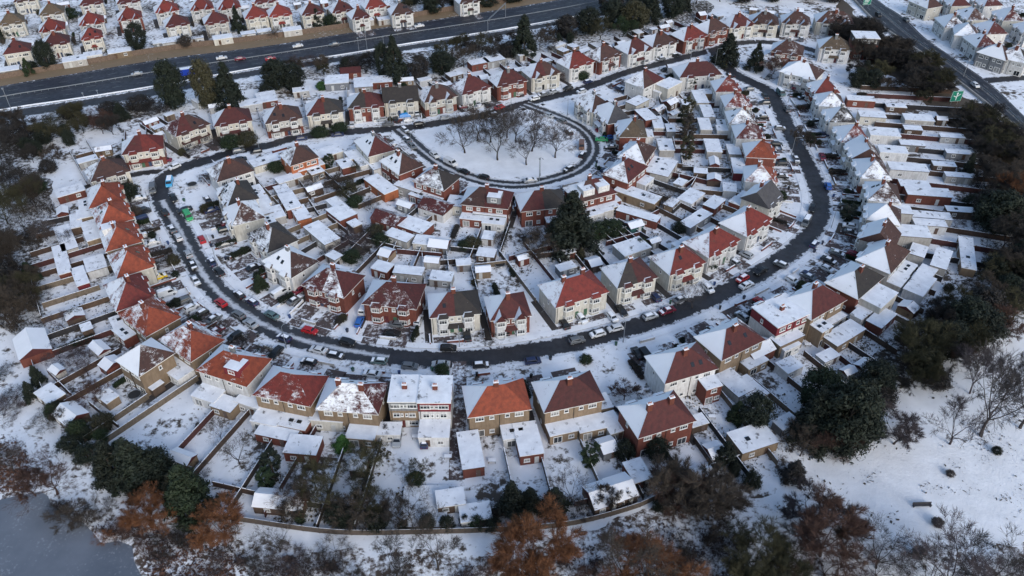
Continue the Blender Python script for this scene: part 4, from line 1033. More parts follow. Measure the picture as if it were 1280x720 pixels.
for a in [
    # beyond the motorway
    ('round', 62, 86, 11, 'dk', 8, FAR), ('cone', 37, 93, 7, 'gr', 5, FAR), ('round', 175, 62, 11, 'dk', 9, FAR), ('cone', 299, 40, 12, 'dk', 6, FAR), ('bush', 88, 22, 4, 'gr', 9, FAR), ('bush', 10, 45, 4, 'dk', 9, FAR), ('column', 126, 58, 6, 'gr', 4, FAR),
    ('cone', 397, 32, 8, 'dk', 7, FAR), ('bush', 415, 32, 4.5, 'gr', 10, FAR), ('bush', 500, 22, 5, 'ol', 8, FAR), ('round', 540, 16, 8, 'dk', 11, FAR), ('round', 570, 8, 8, 'dk', 10, FAR), ('bush', 232, 58, 4, 'br', 8, FAR), ('shrub', 250, 52, 4, 'br', 8, FAR),
    ('round', 515, 5, 9, 'dk', 12, FAR), ('bush', 610, 6, 4, 'dk', 12, FAR), ('bush', 640, 1, 4, 'dk', 12, FAR), ('shrub', 345, 45, 4, 'br', 6, FAR),
    # between the motorway and row B
    ('round', 219, 134, 17, 'dk', 12, MWY), ('round', 262, 135, 18, 'ol', 10, MWY), ('cone', 290, 135, 18, 'dk', 13, MWY), ('round', 347, 110, 11, 'dk', 12, MWY), ('round', 368, 110, 9, 'dk', 11, MWY), ('cone', 495, 102, 19, 'dk', 11, MWY), ('round', 481, 98, 14, 'dk', 7, MWY),
    ('cone', 655, 70, 18, 'dk', 12, MWY), ('round', 525, 98, 9, 'bk', 10, MWY), ('round', 553, 92, 9, 'dk', 11, MWY), ('fuzzy', 580, 84, 8, 'br', 10, MWY), ('fuzzy', 603, 68, 8, 'ol', 8, MWY), ('bush', 635, 70, 4, 'bk', 9, MWY), ('fuzzy', 675, 62, 7, 'br', 10, MWY), ('bush', 175, 135, 4, 'bk', 12, MWY),
    ('shrub', 200, 140, 4, 'bk', 9, MWY), ('shrub', 120, 152, 5, 'rd', 9, MWY), ('shrub', 70, 160, 5, 'ol', 10, MWY), ('fuzzy', 60, 180, 8, 'ol', 8, MWY), ('bush', 20, 175, 5, 'bk', 12, MWY), ('fuzzy', 8, 190, 8, 'bk', 12, MWY), ('fuzzy', 35, 172, 7, 'bk', 10, MWY), ('bush', 90, 145, 4, 'bk', 10, MWY), ('bush', 140, 142, 4, 'bk', 10, MWY),
    ('shrub', 380, 84, 5, 'rd', 9, MWY), ('bush', 440, 85, 4, 'bk', 12, MWY), ('shrub', 460, 78, 4, 'ol', 8, MWY), ('shrub', 405, 82, 4, 'bk', 8, MWY),
    ('round', 708, 46, 9, 'bk', 12, MWY), ('round', 735, 42, 11, 'dk', 12, MWY), ('round', 765, 35, 12, 'dk', 13, MWY), ('round', 792, 36, 12, 'ol', 13, MWY), ('cone', 815, 28, 13, 'dk', 11, MWY), ('round', 840, 22, 12, 'dk', 12, MWY), ('cone', 853, 15, 12, 'dk', 9, MWY), ('fuzzy', 750, 50, 8, 'ol', 11, MWY), ('fuzzy', 778, 46, 8, 'gr', 11, MWY), ('round', 800, 14, 11, 'dk', 14, MWY), ('round', 762, 16, 11, 'bk', 13, MWY),
    ('fuzzy', 870, 5, 8, 'bk', 14, MWY), ('fuzzy', 900, 2, 8, 'br', 12, MWY), ('round', 930, 2, 9, 'bk', 12, MWY), ('round', 965, 2, 10, 'dk', 10, MWY), ('round', 1010, -2, 10, 'bk', 14, MWY), ('round', 1040, 2, 9, 'bk', 12, MWY), ('fuzzy', 985, -4, 9, 'br', 12, MWY),
    # around the estate
    ('cone', 908, 80, 13, 'dk', 12, None), ('cone', 943, 88, 12, 'dk', 8, None), ('fuzzy', 966, 92, 6, 'rd', 10, None), ('column', 857, 158, 11, 'ol', 5.5, None), ('column', 857, 178, 10, 'br', 6, None), ('column', 857, 200, 9, 'ol', 5, None), ('bush', 838, 104, 3.5, 'dk', 5, None), ('column', 862, 112, 6, 'gr', 4.5, None), ('bush', 877, 108, 3, 'dk', 5, None),
    ('cone', 713, 310, 19, 'dk', 16, None), ('round', 704, 308, 13, 'dk', 8, None), ('bush', 745, 296, 4, 'gr', 8, None), ('bush', 765, 292, 4, 'gr', 8, None), ('bush', 730, 300, 4, 'gr', 8, None), ('fuzzy', 680, 320, 6.5, 'br', 10, None), ('shrub', 665, 300, 4, 'gy', 7, None), ('bush', 848, 290, 3, 'dk', 5, None), ('bush', 800, 310, 3, 'gr', 5, None), ('shrub', 835, 250, 4, 'br', 8, None), ('shrub', 820, 258, 4, 'br', 8, None),
    ('bush', 332, 110 + 8, 3.5, 'dk', 6, None), ('bush', 402, 112, 3, 'fg', 4.5, None), ('bush', 290, 184, 4, 'gr', 8, None), ('bush', 310, 180, 4, 'ol', 8, None), ('shrub', 250, 184, 4, 'gy', 9, None), ('bush', 400, 170, 3, 'gr', 7, None), ('bush', 425, 163, 2.5, 'gr', 7, None), ('bush', 345, 214, 3, 'gr', 6, None), ('bush', 365, 213, 3, 'gr', 6, None), ('column', 412, 210, 5, 'gr', 4, None),
    ('fuzzy', 425, 238, 5, 'br', 8, None), ('fuzzy', 438, 250, 5, 'ol', 7, None), ('shrub', 398, 235, 4, 'gy', 8, None), ('shrub', 450, 215, 4, 'ol', 5, None), ('bush', 445, 257, 3, 'gr', 6, None), ('shrub', 430, 310, 4, 'mv', 9, None), ('shrub', 450, 300, 4, 'mv', 8, None), ('shrub', 418, 317, 3, 'gy', 7, None), ('bush', 477, 305, 3, 'gr', 6, None), ('bush', 440, 326, 3, 'gr', 6, None), ('shrub', 466, 320, 3, 'gy', 7, None), ('shrub', 462, 262, 3, 'gy', 5, None), ('bush', 470, 294, 3, 'ol', 6, None),
    ('bush', 590, 308, 2.6, 'ol', 6, None), ('bush', 580, 311, 2.4, 'gr', 5, None), ('shrub', 623, 306, 4, 'gy', 4, None), ('cone', 326, 362, 5, 'gr', 5, None), ('bush', 155, 236, 4, 'ol', 6, None), ('bush', 163, 246, 4, 'dk', 7, None), ('shrub', 153, 258, 4, 'ol', 6, None), ('bush', 170, 270, 3, 'br', 5, None), ('shrub', 210, 332, 4, 'br', 6, None), ('bush', 218, 330, 2.8, 'ol', 4, None),
    ('shrub', 705, 100, 4, 'rd', 6, None), ('shrub', 812, 385 - 350 + 65, 3, 'br', 5, None), ('shrub', 690, 98, 4, 'rd', 6, None), ('bush', 727, 98, 3, 'gr', 7, None), ('bare', 865, 385, 7, 'gy', 6, None), ('fuzzy', 995, 183, 7, 'br', 5, None), ('fuzzy', 1006, 186, 6, 'br', 4, None), ('column', 1058, 274, 5, 'dk', 5, None), ('bush', 1013, 178 + 0, 3, 'gr', 4, None), ('fuzzy', 886, 336, 3, 'gr', 4, None), ('bush', 975, 250, 3, 'gr', 4, None),
    ('bush', 553, 466, 2.2, 'gr', 4, None), ('bush', 732, 453, 2, 'gr', 3.5, None), ('fuzzy', 780, 500, 4, 'rd', 6, None), ('shrub', 693, 375, 3, 'gy', 5, None), ('shrub', 330, 445, 3, 'dk', 4, None), ('shrub', 205, 140, 3, 'gy', 5, None),
    # left woodland
    ('fuzzy', 30, 265, 9, 'ol', 10, LW), ('bush', 45, 240, 5, 'gr', 8, LW), ('fuzzy', 10, 280, 10, 'ol', 11, LW), ('fuzzy', 15, 240, 8, 'bk', 10, LW), ('fuzzy', 20, 330, 10, 'br', 10, LW), ('round', 5, 370, 9, 'bk', 9, LW), ('fuzzy', 38, 380, 9, 'ol', 8, LW), ('cone', 40, 350, 6, 'gr', 6, LW), ('fuzzy', 12, 405, 10, 'br', 9, LW), ('fuzzy', -8, 330, 10, 'br', 9, LW), ('fuzzy', 60, 300, 6, 'gy', 6, LW), ('fuzzy', 2, 215, 8, 'bk', 9, LW),
    ('bare', 33, 290, 8, 'br', 7, LW), ('bush', 62, 215, 4, 'bk', 6, LW), ('cone', 50, 480, 6, 'dk', 4, LW), ('cone', 42, 500, 6, 'dk', 4, LW), ('bush', 95, 400, 3, 'dk', 5, LW), ('bare', 85, 310, 5, 'gy', 5, LW), ('bare', 110, 470, 5, 'rd', 6, LW), ('bare', 80, 410, 5, 'mv', 5, LW), ('shrub', 75, 448, 4, 'mv', 6, LW), ('shrub', 95, 455, 4, 'mv', 6, LW), ('shrub', 60, 530, 3.5, 'br', 5, LW), ('bush', 100, 545, 4, 'gr', 5, LW), ('bush', 130, 535, 3.5, 'ol', 6, LW), ('fuzzy', 120, 500, 4.5, 'rd', 6, LW),
    ('bush', 72, 520, 3.5, 'dk', 5, LW), ('bush', 90, 560, 3, 'dk', 6, LW), ('bush', 110, 572, 3, 'dk', 6, LW), ('shrub', 8, 470, 3, 'bk', 5, LW), ('shrub', 20, 500, 3, 'bk', 5, LW), ('shrub', 5, 520, 4, 'mv', 7, LW), ('bare', 18, 590, 6.0, 'gy', 6.0, PD),
    # bottom left
    ('cone', 146, 600, 12.0, 'dk', 9.0, PD), ('cone', 176, 606, 14, 'dk', 11.0, PD), ('round', 200, 600, 8.0, 'dk', 8.0, PD), ('cone', 240, 635, 13.0, 'gr', 11.0, PD), ('cone', 222, 620, 7.0, 'ol', 7.0, PD), ('dense', 190, 655, 7.8, 'or_', 7.2, PD), ('fuzzy', 205, 672, 6.0, 'or_', 5.1, PD), ('dense', 282, 672, 7.4, 'or_', 9.1, PD), ('dense', 45, 620, 6.9, 'rd', 6.0, PD), ('bare', 72, 618, 8.0, 'rd', 10.0, PD), ('fuzzy', 98, 650, 3.4, 'br', 6.8, PD), ('shrub', 125, 640, 2.8, 'br', 4.5, PD),
    ('shrub', 75, 640, 2.8, 'bk', 3.9, PD), ('shrub', 150, 668, 2.4, 'rd', 3.9, PD), ('shrub', 130, 674, 2.1, 'or_', 3.2, PD), ('shrub', 165, 660, 2.8, 'rd', 3.9, PD), ('shrub', 180, 690, 2.4, 'rd', 3.2, PD), ('shrub', 215, 680, 3.1, 'bk', 5.2, PD), ('bare', 300, 580, 6.0, 'br', 7.0, PD), ('shrub', 240, 670, 2.8, 'bk', 5.2, PD), ('shrub', 280, 700, 2.8, 'mv', 3.9, PD), ('shrub', 0, 580, 2.8, 'bk', 4.5, PD), ('shrub', 112, 652, 2.1, 'br', 5.2, PD), ('bare', 290, 690, 6.0, 'br', 6.0, PD),
    # bottom gardens
    ('column', 342, 592, 7, 'dk', 4.5, None), ('column', 335, 606, 5, 'gr', 4, None), ('fuzzy', 395, 610, 7.5, 'ol', 7, None), ('fuzzy', 405, 632, 8, 'ol', 7, None), ('fuzzy', 378, 640, 7, 'br', 8, None), ('cone', 430, 560, 4, 'fg', 5, None), ('fuzzy', 460, 600, 7, 'ol', 7, None), ('fuzzy', 465, 640, 7.5, 'ol', 6, None), ('fuzzy', 450, 652, 6, 'br', 8, None), ('fuzzy', 472, 575, 5, 'ol', 5, None), ('bare', 440, 640, 7, 'bk', 8, None), ('bush', 425, 650, 4, 'dk', 6, None), ('bush', 470, 656, 3.5, 'dk', 6, None), ('fuzzy', 500, 650, 6, 'br', 6, None), ('fuzzy', 522, 598, 5, 'ol', 4, None), ('bush', 520, 605, 3, 'gr', 4, None),
    ('cone', 640, 642, 10, 'dk', 7, None), ('cone', 662, 638, 7, 'dk', 6, None), ('cone', 693, 640, 7.5, 'dk', 7, None), ('column', 737, 580, 6, 'gr', 4, None), ('bare', 715, 628, 7, 'gy', 7, None), ('bush', 597, 658, 2.5, 'gr', 4, None), ('bush', 615, 660, 2.5, 'dk', 4, None), ('fuzzy', 485, 545, 3, 'gy', 3, None), ('bush', 780, 570, 4, 'dk', 5, None), ('bush', 820, 570, 5, 'dk', 6, None),
    ('cone', 905, 580, 7, 'dk', 6, None), ('round', 942, 530, 8, 'dk', 8, None), ('cone', 920, 525, 6, 'gr', 5, None), ('bare', 510, 650, 6, 'br', 7, None), ('bare', 375, 640, 6, 'rd', 7, None),
    # bottom scrub
    ('dense', 665, 712, 11.5, 'or_', 13.2, BT), ('dense', 650, 735, 10.3, 'or_', 9.6, BT), ('dense', 860, 640, 10.2, 'br', 13.2, BT), ('dense', 835, 630, 8.7, 'rd', 10.2, BT), ('dense', 885, 650, 8.7, 'br', 11.2, BT), ('park', 775, 725, 13.0, 'br', 12.0, BT), ('dense', 810, 735, 8.0, 'or_', 14.4, BT), ('fuzzy', 790, 705, 5.0, 'rd', 8.0, BT), ('dense', 940, 715, 9.2, 'ol', 10.8, BT), ('dense', 965, 735, 9.2, 'ol', 10.8, BT), ('park', 548, 712, 11.0, 'br', 8.0, BT), ('park', 495, 725, 7.5, 'bk', 8.0, BT), ('shrub', 400, 710, 3.5, 'bk', 5.2, BT), ('shrub', 440, 730, 3.5, 'bk', 5.9, BT), ('shrub', 360, 700, 2.8, 'mv', 5.2, BT), ('shrub', 325, 715, 2.8, 'bk', 5.2, BT),
    ('shrub', 420, 690, 2.8, 'br', 5.2, BT), ('bare', 350, 690, 6.0, 'br', 7.0, BT), ('shrub', 500, 740, 2.8, 'br', 5.9, BT), ('shrub', 590, 735, 2.8, 'mv', 5.9, BT), ('shrub', 870, 715, 2.8, 'bk', 5.9, BT), ('shrub', 850, 685, 2.8, 'bk', 5.2, BT), ('shrub', 905, 690, 2.8, 'br', 5.2, BT), ('shrub', 730, 735, 2.8, 'rd', 5.9, BT), ('bush', 935, 745, 4.0, 'dk', 8.0, BT), ('shrub', 620, 710, 2.8, 'rd', 3.9, BT),
    # field
    ('dense', 1025, 695, 10.3, 'rd', 13.2, FD), ('dense', 1010, 660, 8.0, 'mv', 9.6, FD), ('shrub', 1030, 720, 6.0, 'rd', 10.0, FD), ('fuzzy', 990, 700, 7.0, 'br', 8.0, FD), ('fuzzy', 1050, 672, 7.0, 'br', 7.0, FD), ('bare', 1095, 710, 7.0, 'bk', 10.0, FD), ('shrub', 1095, 720, 5.0, 'mv', 8.0, FD), ('park', 1185, 740, 11.0, 'mv', 14.0, FD), ('park', 1225, 740, 11.0, 'bk', 13.0, FD), ('shrub', 1255, 730, 5.0, 'mv', 10.0, FD), ('bare', 1160, 740, 7.0, 'bk', 9.0, FD), ('dense', 1117, 555, 6.9, 'mv', 10.8, FD), ('park', 1187, 555, 12, 'mv', 10, FD), ('park', 1226, 545, 18, 'gy', 15, FD), ('park', 1275, 535, 15, 'gy', 13, FD), ('shrub', 1055, 570, 3.0, 'rd', 5.0, FD), ('park', 1212, 492, 11.0, 'mv', 8.0, FD), ('park', 1253, 500, 12.0, 'mv', 9.0, FD), ('bush', 1171, 656, 1.6, 'gy', 2.6, FD), ('bush', 1187, 594, 1.2, 'gy', 2.0, FD), ('bush', 1245, 566, 1.5, 'dk', 2.4, FD), ('bush', 1148, 694, 2.0, 'gy', 3.0, FD),
    # right woodland
    ('cone', 1010, 548, 15, 'dk', 11, RW), ('round', 1048, 560, 18, 'dk', 14, RW), ('cone', 1066, 540, 16, 'dk', 10, RW), ('round', 1020, 510, 11, 'gr', 10, RW), ('fuzzy', 1030, 570, 8, 'rd', 9, RW), ('fuzzy', 1000, 570, 7, 'br', 7, RW), ('cone', 990, 600, 6, 'bk', 6, RW), ('round', 1150, 470, 8, 'ol', 9, RW), ('fuzzy', 1130, 480, 6, 'bk', 10, RW), ('round', 1180, 445, 10, 'dk', 9, RW), ('round', 1200, 420, 11, 'dk', 11, RW), ('round', 1225, 400, 9, 'bk', 10, RW), ('fuzzy', 1240, 420, 8, 'rd', 10, RW), ('fuzzy', 1265, 400, 8, 'ol', 10, RW), ('fuzzy', 1205, 455, 6, 'rd', 8, RW), ('bush', 1165, 480, 4, 'bk', 8, RW),
    ('bush', 1100, 500, 4, 'bk', 8, RW), ('fuzzy', 1125, 450, 5, 'br', 8, RW), ('bare', 1130, 430, 5, 'gy', 6, RW), ('fuzzy', 1240, 350, 7, 'ol', 9, RW), ('fuzzy', 1275, 360, 8, 'ol', 9, RW), ('round', 1240, 290, 13, 'dk', 13, RW), ('round', 1225, 275, 10, 'bk', 8, RW), ('round', 1275, 290, 12, 'bk', 12, RW), ('fuzzy', 1270, 310, 9, 'ol', 10, RW), ('fuzzy', 1262, 260, 10, 'or_', 10, RW), ('fuzzy', 1240, 240, 9, 'bk', 9, RW), ('cone', 1206, 222, 9, 'dk', 5, RW), ('fuzzy', 1280, 240, 9, 'br', 10, RW), ('fuzzy', 1255, 340, 6, 'br', 8, RW), ('bush', 1215, 260, 4, 'dk', 7, RW), ('bare', 1192, 285, 4, 'gy', 4, RW), ('fuzzy', 1225, 225, 8, 'bk', 8, RW), ('bush', 1270, 380, 5, 'bk', 10, RW), ('round', 1280, 345, 9, 'bk', 10, RW),
    ('bush', 1137, 395, 2.5, 'rd', 3.5, RW), ('fuzzy', 1163, 400, 6, 'bk', 7, RW)]:
    kind, x, y, hg, col, wd, wh = a
    tree(kind, x, y, hg, col, wd, wh)
def hedge_mesh(seed, L=5.0, hh=1.5):
    r = random.Random(seed); C = MB()
    for _ in range(2600):
        p = Vector((r.uniform(-L / 2, L / 2), r.gauss(0, .26), hh * r.random() ** .6 + r.gauss(0, .08)))
        nrm = Vector((r.gauss(0, 1), r.gauss(0, 1), r.gauss(.4, 1))).normalized(); x = rot_about(nrm.orthogonal().normalized(), nrm, r.uniform(0, 6.28)); y = nrm.cross(x)
        C.face([p - x * .16, p + y * .09, p + x * .16, p - y * .09])
    return C.mesh('garden_hedge', [MT['leaf']])
HM = [hedge_mesh(s_) for s_ in (3, 4, 5)]
rh_ = random.Random(404); NH = 0
for H in HOUSES:
    if H['row'] in 'T': continue
    for n_ in range(rh_.choice([1, 2, 2, 3])):
        fr = rh_.random() < .4; sx = rh_.choice([-1, 1])
        off_ = (H['w'] / 2 + .55) * sx if rh_.random() < .7 else .5 * sx
        dy_ = (H['d'] / 2 + rh_.uniform(2.6, 4.5)) if fr else -(H['d'] / 2 + rh_.uniform(5, 17))
        p = H['c'] + H['fy'] * dy_ + H['ax'] * off_
        if near_road(p, (), 3.5) or near_house(p, 6.3) or kept_out(p) or any((q[0] - p).length < q[1] + 2.2 for q in SHEDS): continue
        x, y = P(p)
        if not (-20 < x < 1300 and -10 < y < 730) or (H['row'] in 'AB' and abs(y - mw_y(x)) < 14): continue
        if NH > 270: break
        NH += 1; cn_ = rh_.choice(['dk', 'gr', 'bk', 'br', 'dk'])
        o = link('garden_hedge', rh_.choice(HM), None, p, H['rz'] + math.pi / 2 + rh_.uniform(-.06, .06), TC[cn_]); o.scale = (rh_.uniform(.6, 1.3), rh_.uniform(.8, 1.5), rh_.uniform(.6, 1.2))
        tag(o, '%s hedge %s' % (TCN[cn_], 'before' if fr else 'behind'), 'hedge', 'garden hedges', H)
# the dark belts of trees at the right and in the far corner
rb = random.Random(9); DONE = []
for poly, n_, hs_, cols_, wh_ in (([(1180, 405), (1215, 365), (1245, 340), (1285, 300), (1290, 405), (1225, 440), (1150, 490), (1085, 515), (1060, 500), (1120, 450)], 18, (6, 11), ['dk', 'bk', 'dk', 'ol', 'br'], RW),
                            ([(1215, 190), (1250, 200), (1290, 210), (1295, 330), (1240, 330), (1215, 260)], 10, (6, 10), ['dk', 'bk', 'br', 'bk'], RW),
                            ([(1030, 85), (1050, 62), (1100, 58), (1150, 85), (1190, 118), (1185, 140), (1100, 118), (1050, 105)], 20, (5, 9), ['bk', 'br', 'dk', 'br', 'ol'], 'in the dark trees of the far corner'),
                            ([(0, 165), (60, 155), (150, 145), (200, 160), (150, 175), (90, 180), (60, 215), (0, 215)], 18, (4, 7), ['bk', 'br', 'dk', 'ol', 'rd'], MWY),
                            ([(330, 100), (430, 82), (520, 70), (610, 56), (700, 42), (720, 60), (600, 82), (440, 92)], 22, (4, 7), ['bk', 'dk', 'br', 'ol'], MWY),
                            ([(500, 28), (650, -2), (720, -20), (640, -20), (480, 10)], 12, (5, 8), ['dk', 'bk', 'ol'], FAR),
                            ([(700, 640), (790, 612), (860, 590), (960, 580), (990, 600), (930, 640), (850, 640), (720, 660)], 14, (2.5, 5), ['bk', 'dk', 'br'], BT),
                            ([(-10, 260), (40, 235), (55, 300), (45, 400), (10, 420), (-20, 400)], 7, (7, 10), ['ol', 'br', 'bk', 'br'], LW),
                            ([(340, 650), (480, 662), (620, 664), (620, 652), (480, 650), (350, 640)], 16, (1.8, 3.5), ['dk', 'bk', 'gr', 'br'], BT),
                            ([(60, 520), (110, 560), (170, 605), (150, 560), (100, 520)], 8, (2.5, 4), ['dk', 'gr', 'br'], LW)):
    k_ = 0; tr_ = 0
    x0, x1 = min(p[0] for p in poly), max(p[0] for p in poly); y0, y1 = min(p[1] for p in poly), max(p[1] for p in poly)
    while k_ < n_ and tr_ < 900:
        tr_ += 1; x, y = rb.uniform(x0, x1), rb.uniform(y0, y1)
        if not inside(x, y, poly) or near_road(G(x, y), (), 2.5) or near_house(G(x, y), 7) or any((G(x, y) - q).length < 3.2 for q in DONE): continue
        if 1176 < x < 1210 and 112 < y < 165: continue
        k_ += 1; DONE.append(G(x, y)); cl_ = rb.choice(cols_); hg_ = rb.uniform(*hs_)
        kd_ = (rb.choice(['round', 'round', 'cone']) if hg_ > 5 else 'bush') if cl_ in ('dk', 'gr') else ('dense' if hg_ > 4 else 'fuzzy')
        tree(kd_, x, y, hg_, cl_, hg_ * rb.uniform(.9, 1.2), wh_)
# hedges and shrubs by the houses
rc_ = random.Random(77)
for H in HOUSES:
    if H['row'] in 'T': continue
    for n_ in range(rc_.choice([1, 2, 2, 3])):
        fr = rc_.random() < .55
        d_s = H['d'] / 2 + (rc_.uniform(2.5, 6.5) if fr else -0) if fr else -(H['d'] / 2 + rc_.uniform(7, 20))
        p = H['c'] + H['fy'] * d_s + H['ax'] * rc_.choice([-1, 1]) * H['w'] * rc_.uniform(.35, .6)
        if near_road(p, (), 2.2) or near_house(p, 6) or any((q[0] - p).length < q[1] + 1.5 for q in SHEDS): continue
        x, y = P(p)
        if not (-20 < x < 1300 and -10 < y < 730): continue
        kd = rc_.choice(['bush', 'bush', 'shrub', 'shrub', 'cone', 'bare']) if not fr else rc_.choice(['bush', 'shrub', 'bush'])
        hh = {'bush': rc_.uniform(1.3, 2.4), 'shrub': rc_.uniform(1.6, 3), 'cone': rc_.uniform(2.5, 5), 'bare': rc_.uniform(4, 6)}[kd]
        tree(kd, x, y, hh, rc_.choice(['dk', 'gr', 'ol'] if kd in ('bush', 'cone') else ['br', 'gy', 'bk', 'rd']), hh * rc_.uniform(1.1, 1.6) if kd in ('bush', 'shrub') else hh * .7, None)
# bank of leafless trees below the right highway
r = random.Random(5)
poly = [(1062, 30), (1092, 45), (1150, 84), (1192, 114), (1232, 150), (1282, 196)]
for i in range(95):
    t = r.random() * (len(poly) - 1.001); k = int(t); t -= k
    x = poly[k][0] + (poly[k + 1][0] - poly[k][0]) * t; y = poly[k][1] + (poly[k + 1][1] - poly[k][1]) * t
    off = r.random() ** .8
    x -= off * r.uniform(6, 30); y += off * r.uniform(6, 26) + 4
    if near_road(G(x, y), (), 3) or x > 1290 or (1174 < x < 1212 and 114 < y < 170): continue
    col = r.choice(['bk', 'br', 'br', 'ol', 'ol', 'bk']) if x > 1110 else r.choice(['bk', 'bk', 'dk', 'br'])
    tree(r.choice(['fuzzy', 'dense']) if col not in ('dk',) else 'bush', x, y, r.uniform(5, 8) if col != 'dk' else 4, col, r.uniform(9, 12), HWY)
# the park trees on the oval green
for (x, y, hg, wd) in [(581, 191, 12, 9), (597, 176, 11, 8), (622, 200, 12, 9), (613, 178, 11, 8), (645, 178, 10, 8), (658, 206, 9, 7.5), (665, 189, 11, 9), (694, 197, 9.5, 8), (634, 172, 9, 8)]:
    tree('park', x, y, hg, 'br' if x < 625 else 'gy', wd * 1.4, GRN)

# undergrowth: twigs and dead stems nobody could count, one mesh
def inside(x, y, poly):
    c = False; n = len(poly)
    for i in range(n):
        x1, y1 = poly[i]; x2, y2 = poly[(i + 1) % n]
        if (y1 > y) != (y2 > y) and x < (x2 - x1) * (y - y1) / (y2 - y1) + x1: c = not c
    return c
def undergrowth(name, polys, n, hmin, hmax, col, seed, leaf=.35):
    r = random.Random(seed); C = MB()
    for poly in polys:
        x0, x1 = min(p[0] for p in poly), max(p[0] for p in poly); y0, y1 = min(p[1] for p in poly), max(p[1] for p in poly)
        cl = [(r.uniform(x0, x1), r.uniform(y0, y1), r.uniform(5, 14)) for _ in range(70)]; k = 0; tr = 0
        while k < n // len(polys) and tr < n * 6:
            tr += 1; cx, cy, s = r.choice(cl); x, y = r.gauss(cx, s), r.gauss(cy, s * .6)
            if not inside(x, y, poly): continue
            k += 1; p = G(x, y); hh = r.uniform(hmin, hmax)
            for _ in range(2):
                d = Vector((r.gauss(0, .5), r.gauss(0, .5), 1)).normalized(); e = p + d * hh * r.uniform(.6, 1.2)
                s_ = Vector((r.uniform(-1, 1), r.uniform(-1, 1), 0)).normalized() * .035
                C.face([p - s_, p + s_, e])
            if r.random() < leaf:
                e = p + Vector((0, 0, hh * .5)); a = Vector((r.gauss(0, 1), r.gauss(0, 1), r.gauss(0, .6))) * .16; b = Vector((r.gauss(0, 1), r.gauss(0, 1), r.gauss(0, .6))) * .16
                C.face([e - a, e + b, e + a, e - b])
    o = link(name, C.mesh(name, [MT['bark']]), color=col); o['kind'] = 'stuff'
    return o
u = undergrowth('undergrowth', [[(60, 625), (110, 632), (190, 662), (320, 694), (480, 704), (640, 704), (640, 760), (200, 760), (180, 690), (110, 660), (70, 640)], [(640, 700), (760, 680), (820, 650), (930, 660), (960, 700), (1060, 700), (1060, 760), (640, 760)]], 16000, .4, 1.5, (.06, .042, .04), 3)
u = undergrowth('reeds', [[(176, 684), (210, 676), (250, 680), (290, 695), (300, 760), (200, 760)], [(-20, 560), (20, 550), (40, 580), (36, 612), (-20, 620)]], 5000, .3, .9, (.12, .06, .04), 4)
u = undergrowth('woodland_undergrowth', [[(-20, 200), (50, 215), (70, 260), (40, 330), (55, 400), (20, 420), (-20, 400)], [(1200, 190), (1260, 205), (1300, 260), (1300, 390), (1220, 430), (1150, 460), (1110, 470), (1150, 400), (1230, 330)]], 12000, .6, 2.0, (.045, .036, .028), 6, .5)
u = undergrowth('grass_tufts', [[(1040, 560), (1100, 520), (1230, 460), (1300, 450), (1300, 700), (1100, 680), (960, 640)]], 1500, .12, .4, (.07, .06, .05), 14, .2)
u = undergrowth('garden_weeds', [[(70, 280), (140, 300), (140, 420), (230, 460), (330, 560), (480, 560), (600, 650), (340, 660), (90, 530), (60, 430)], [(560, 250), (860, 260), (850, 320), (600, 350), (420, 330), (350, 230)], [(850, 470), (1000, 440), (1140, 340), (1200, 280), (1220, 340), (1100, 450), (960, 600), (870, 560)], [(800, 110), (900, 120), (920, 240), (860, 280), (810, 220)]], 8000, .25, .8, (.07, .06, .04), 8, .8)

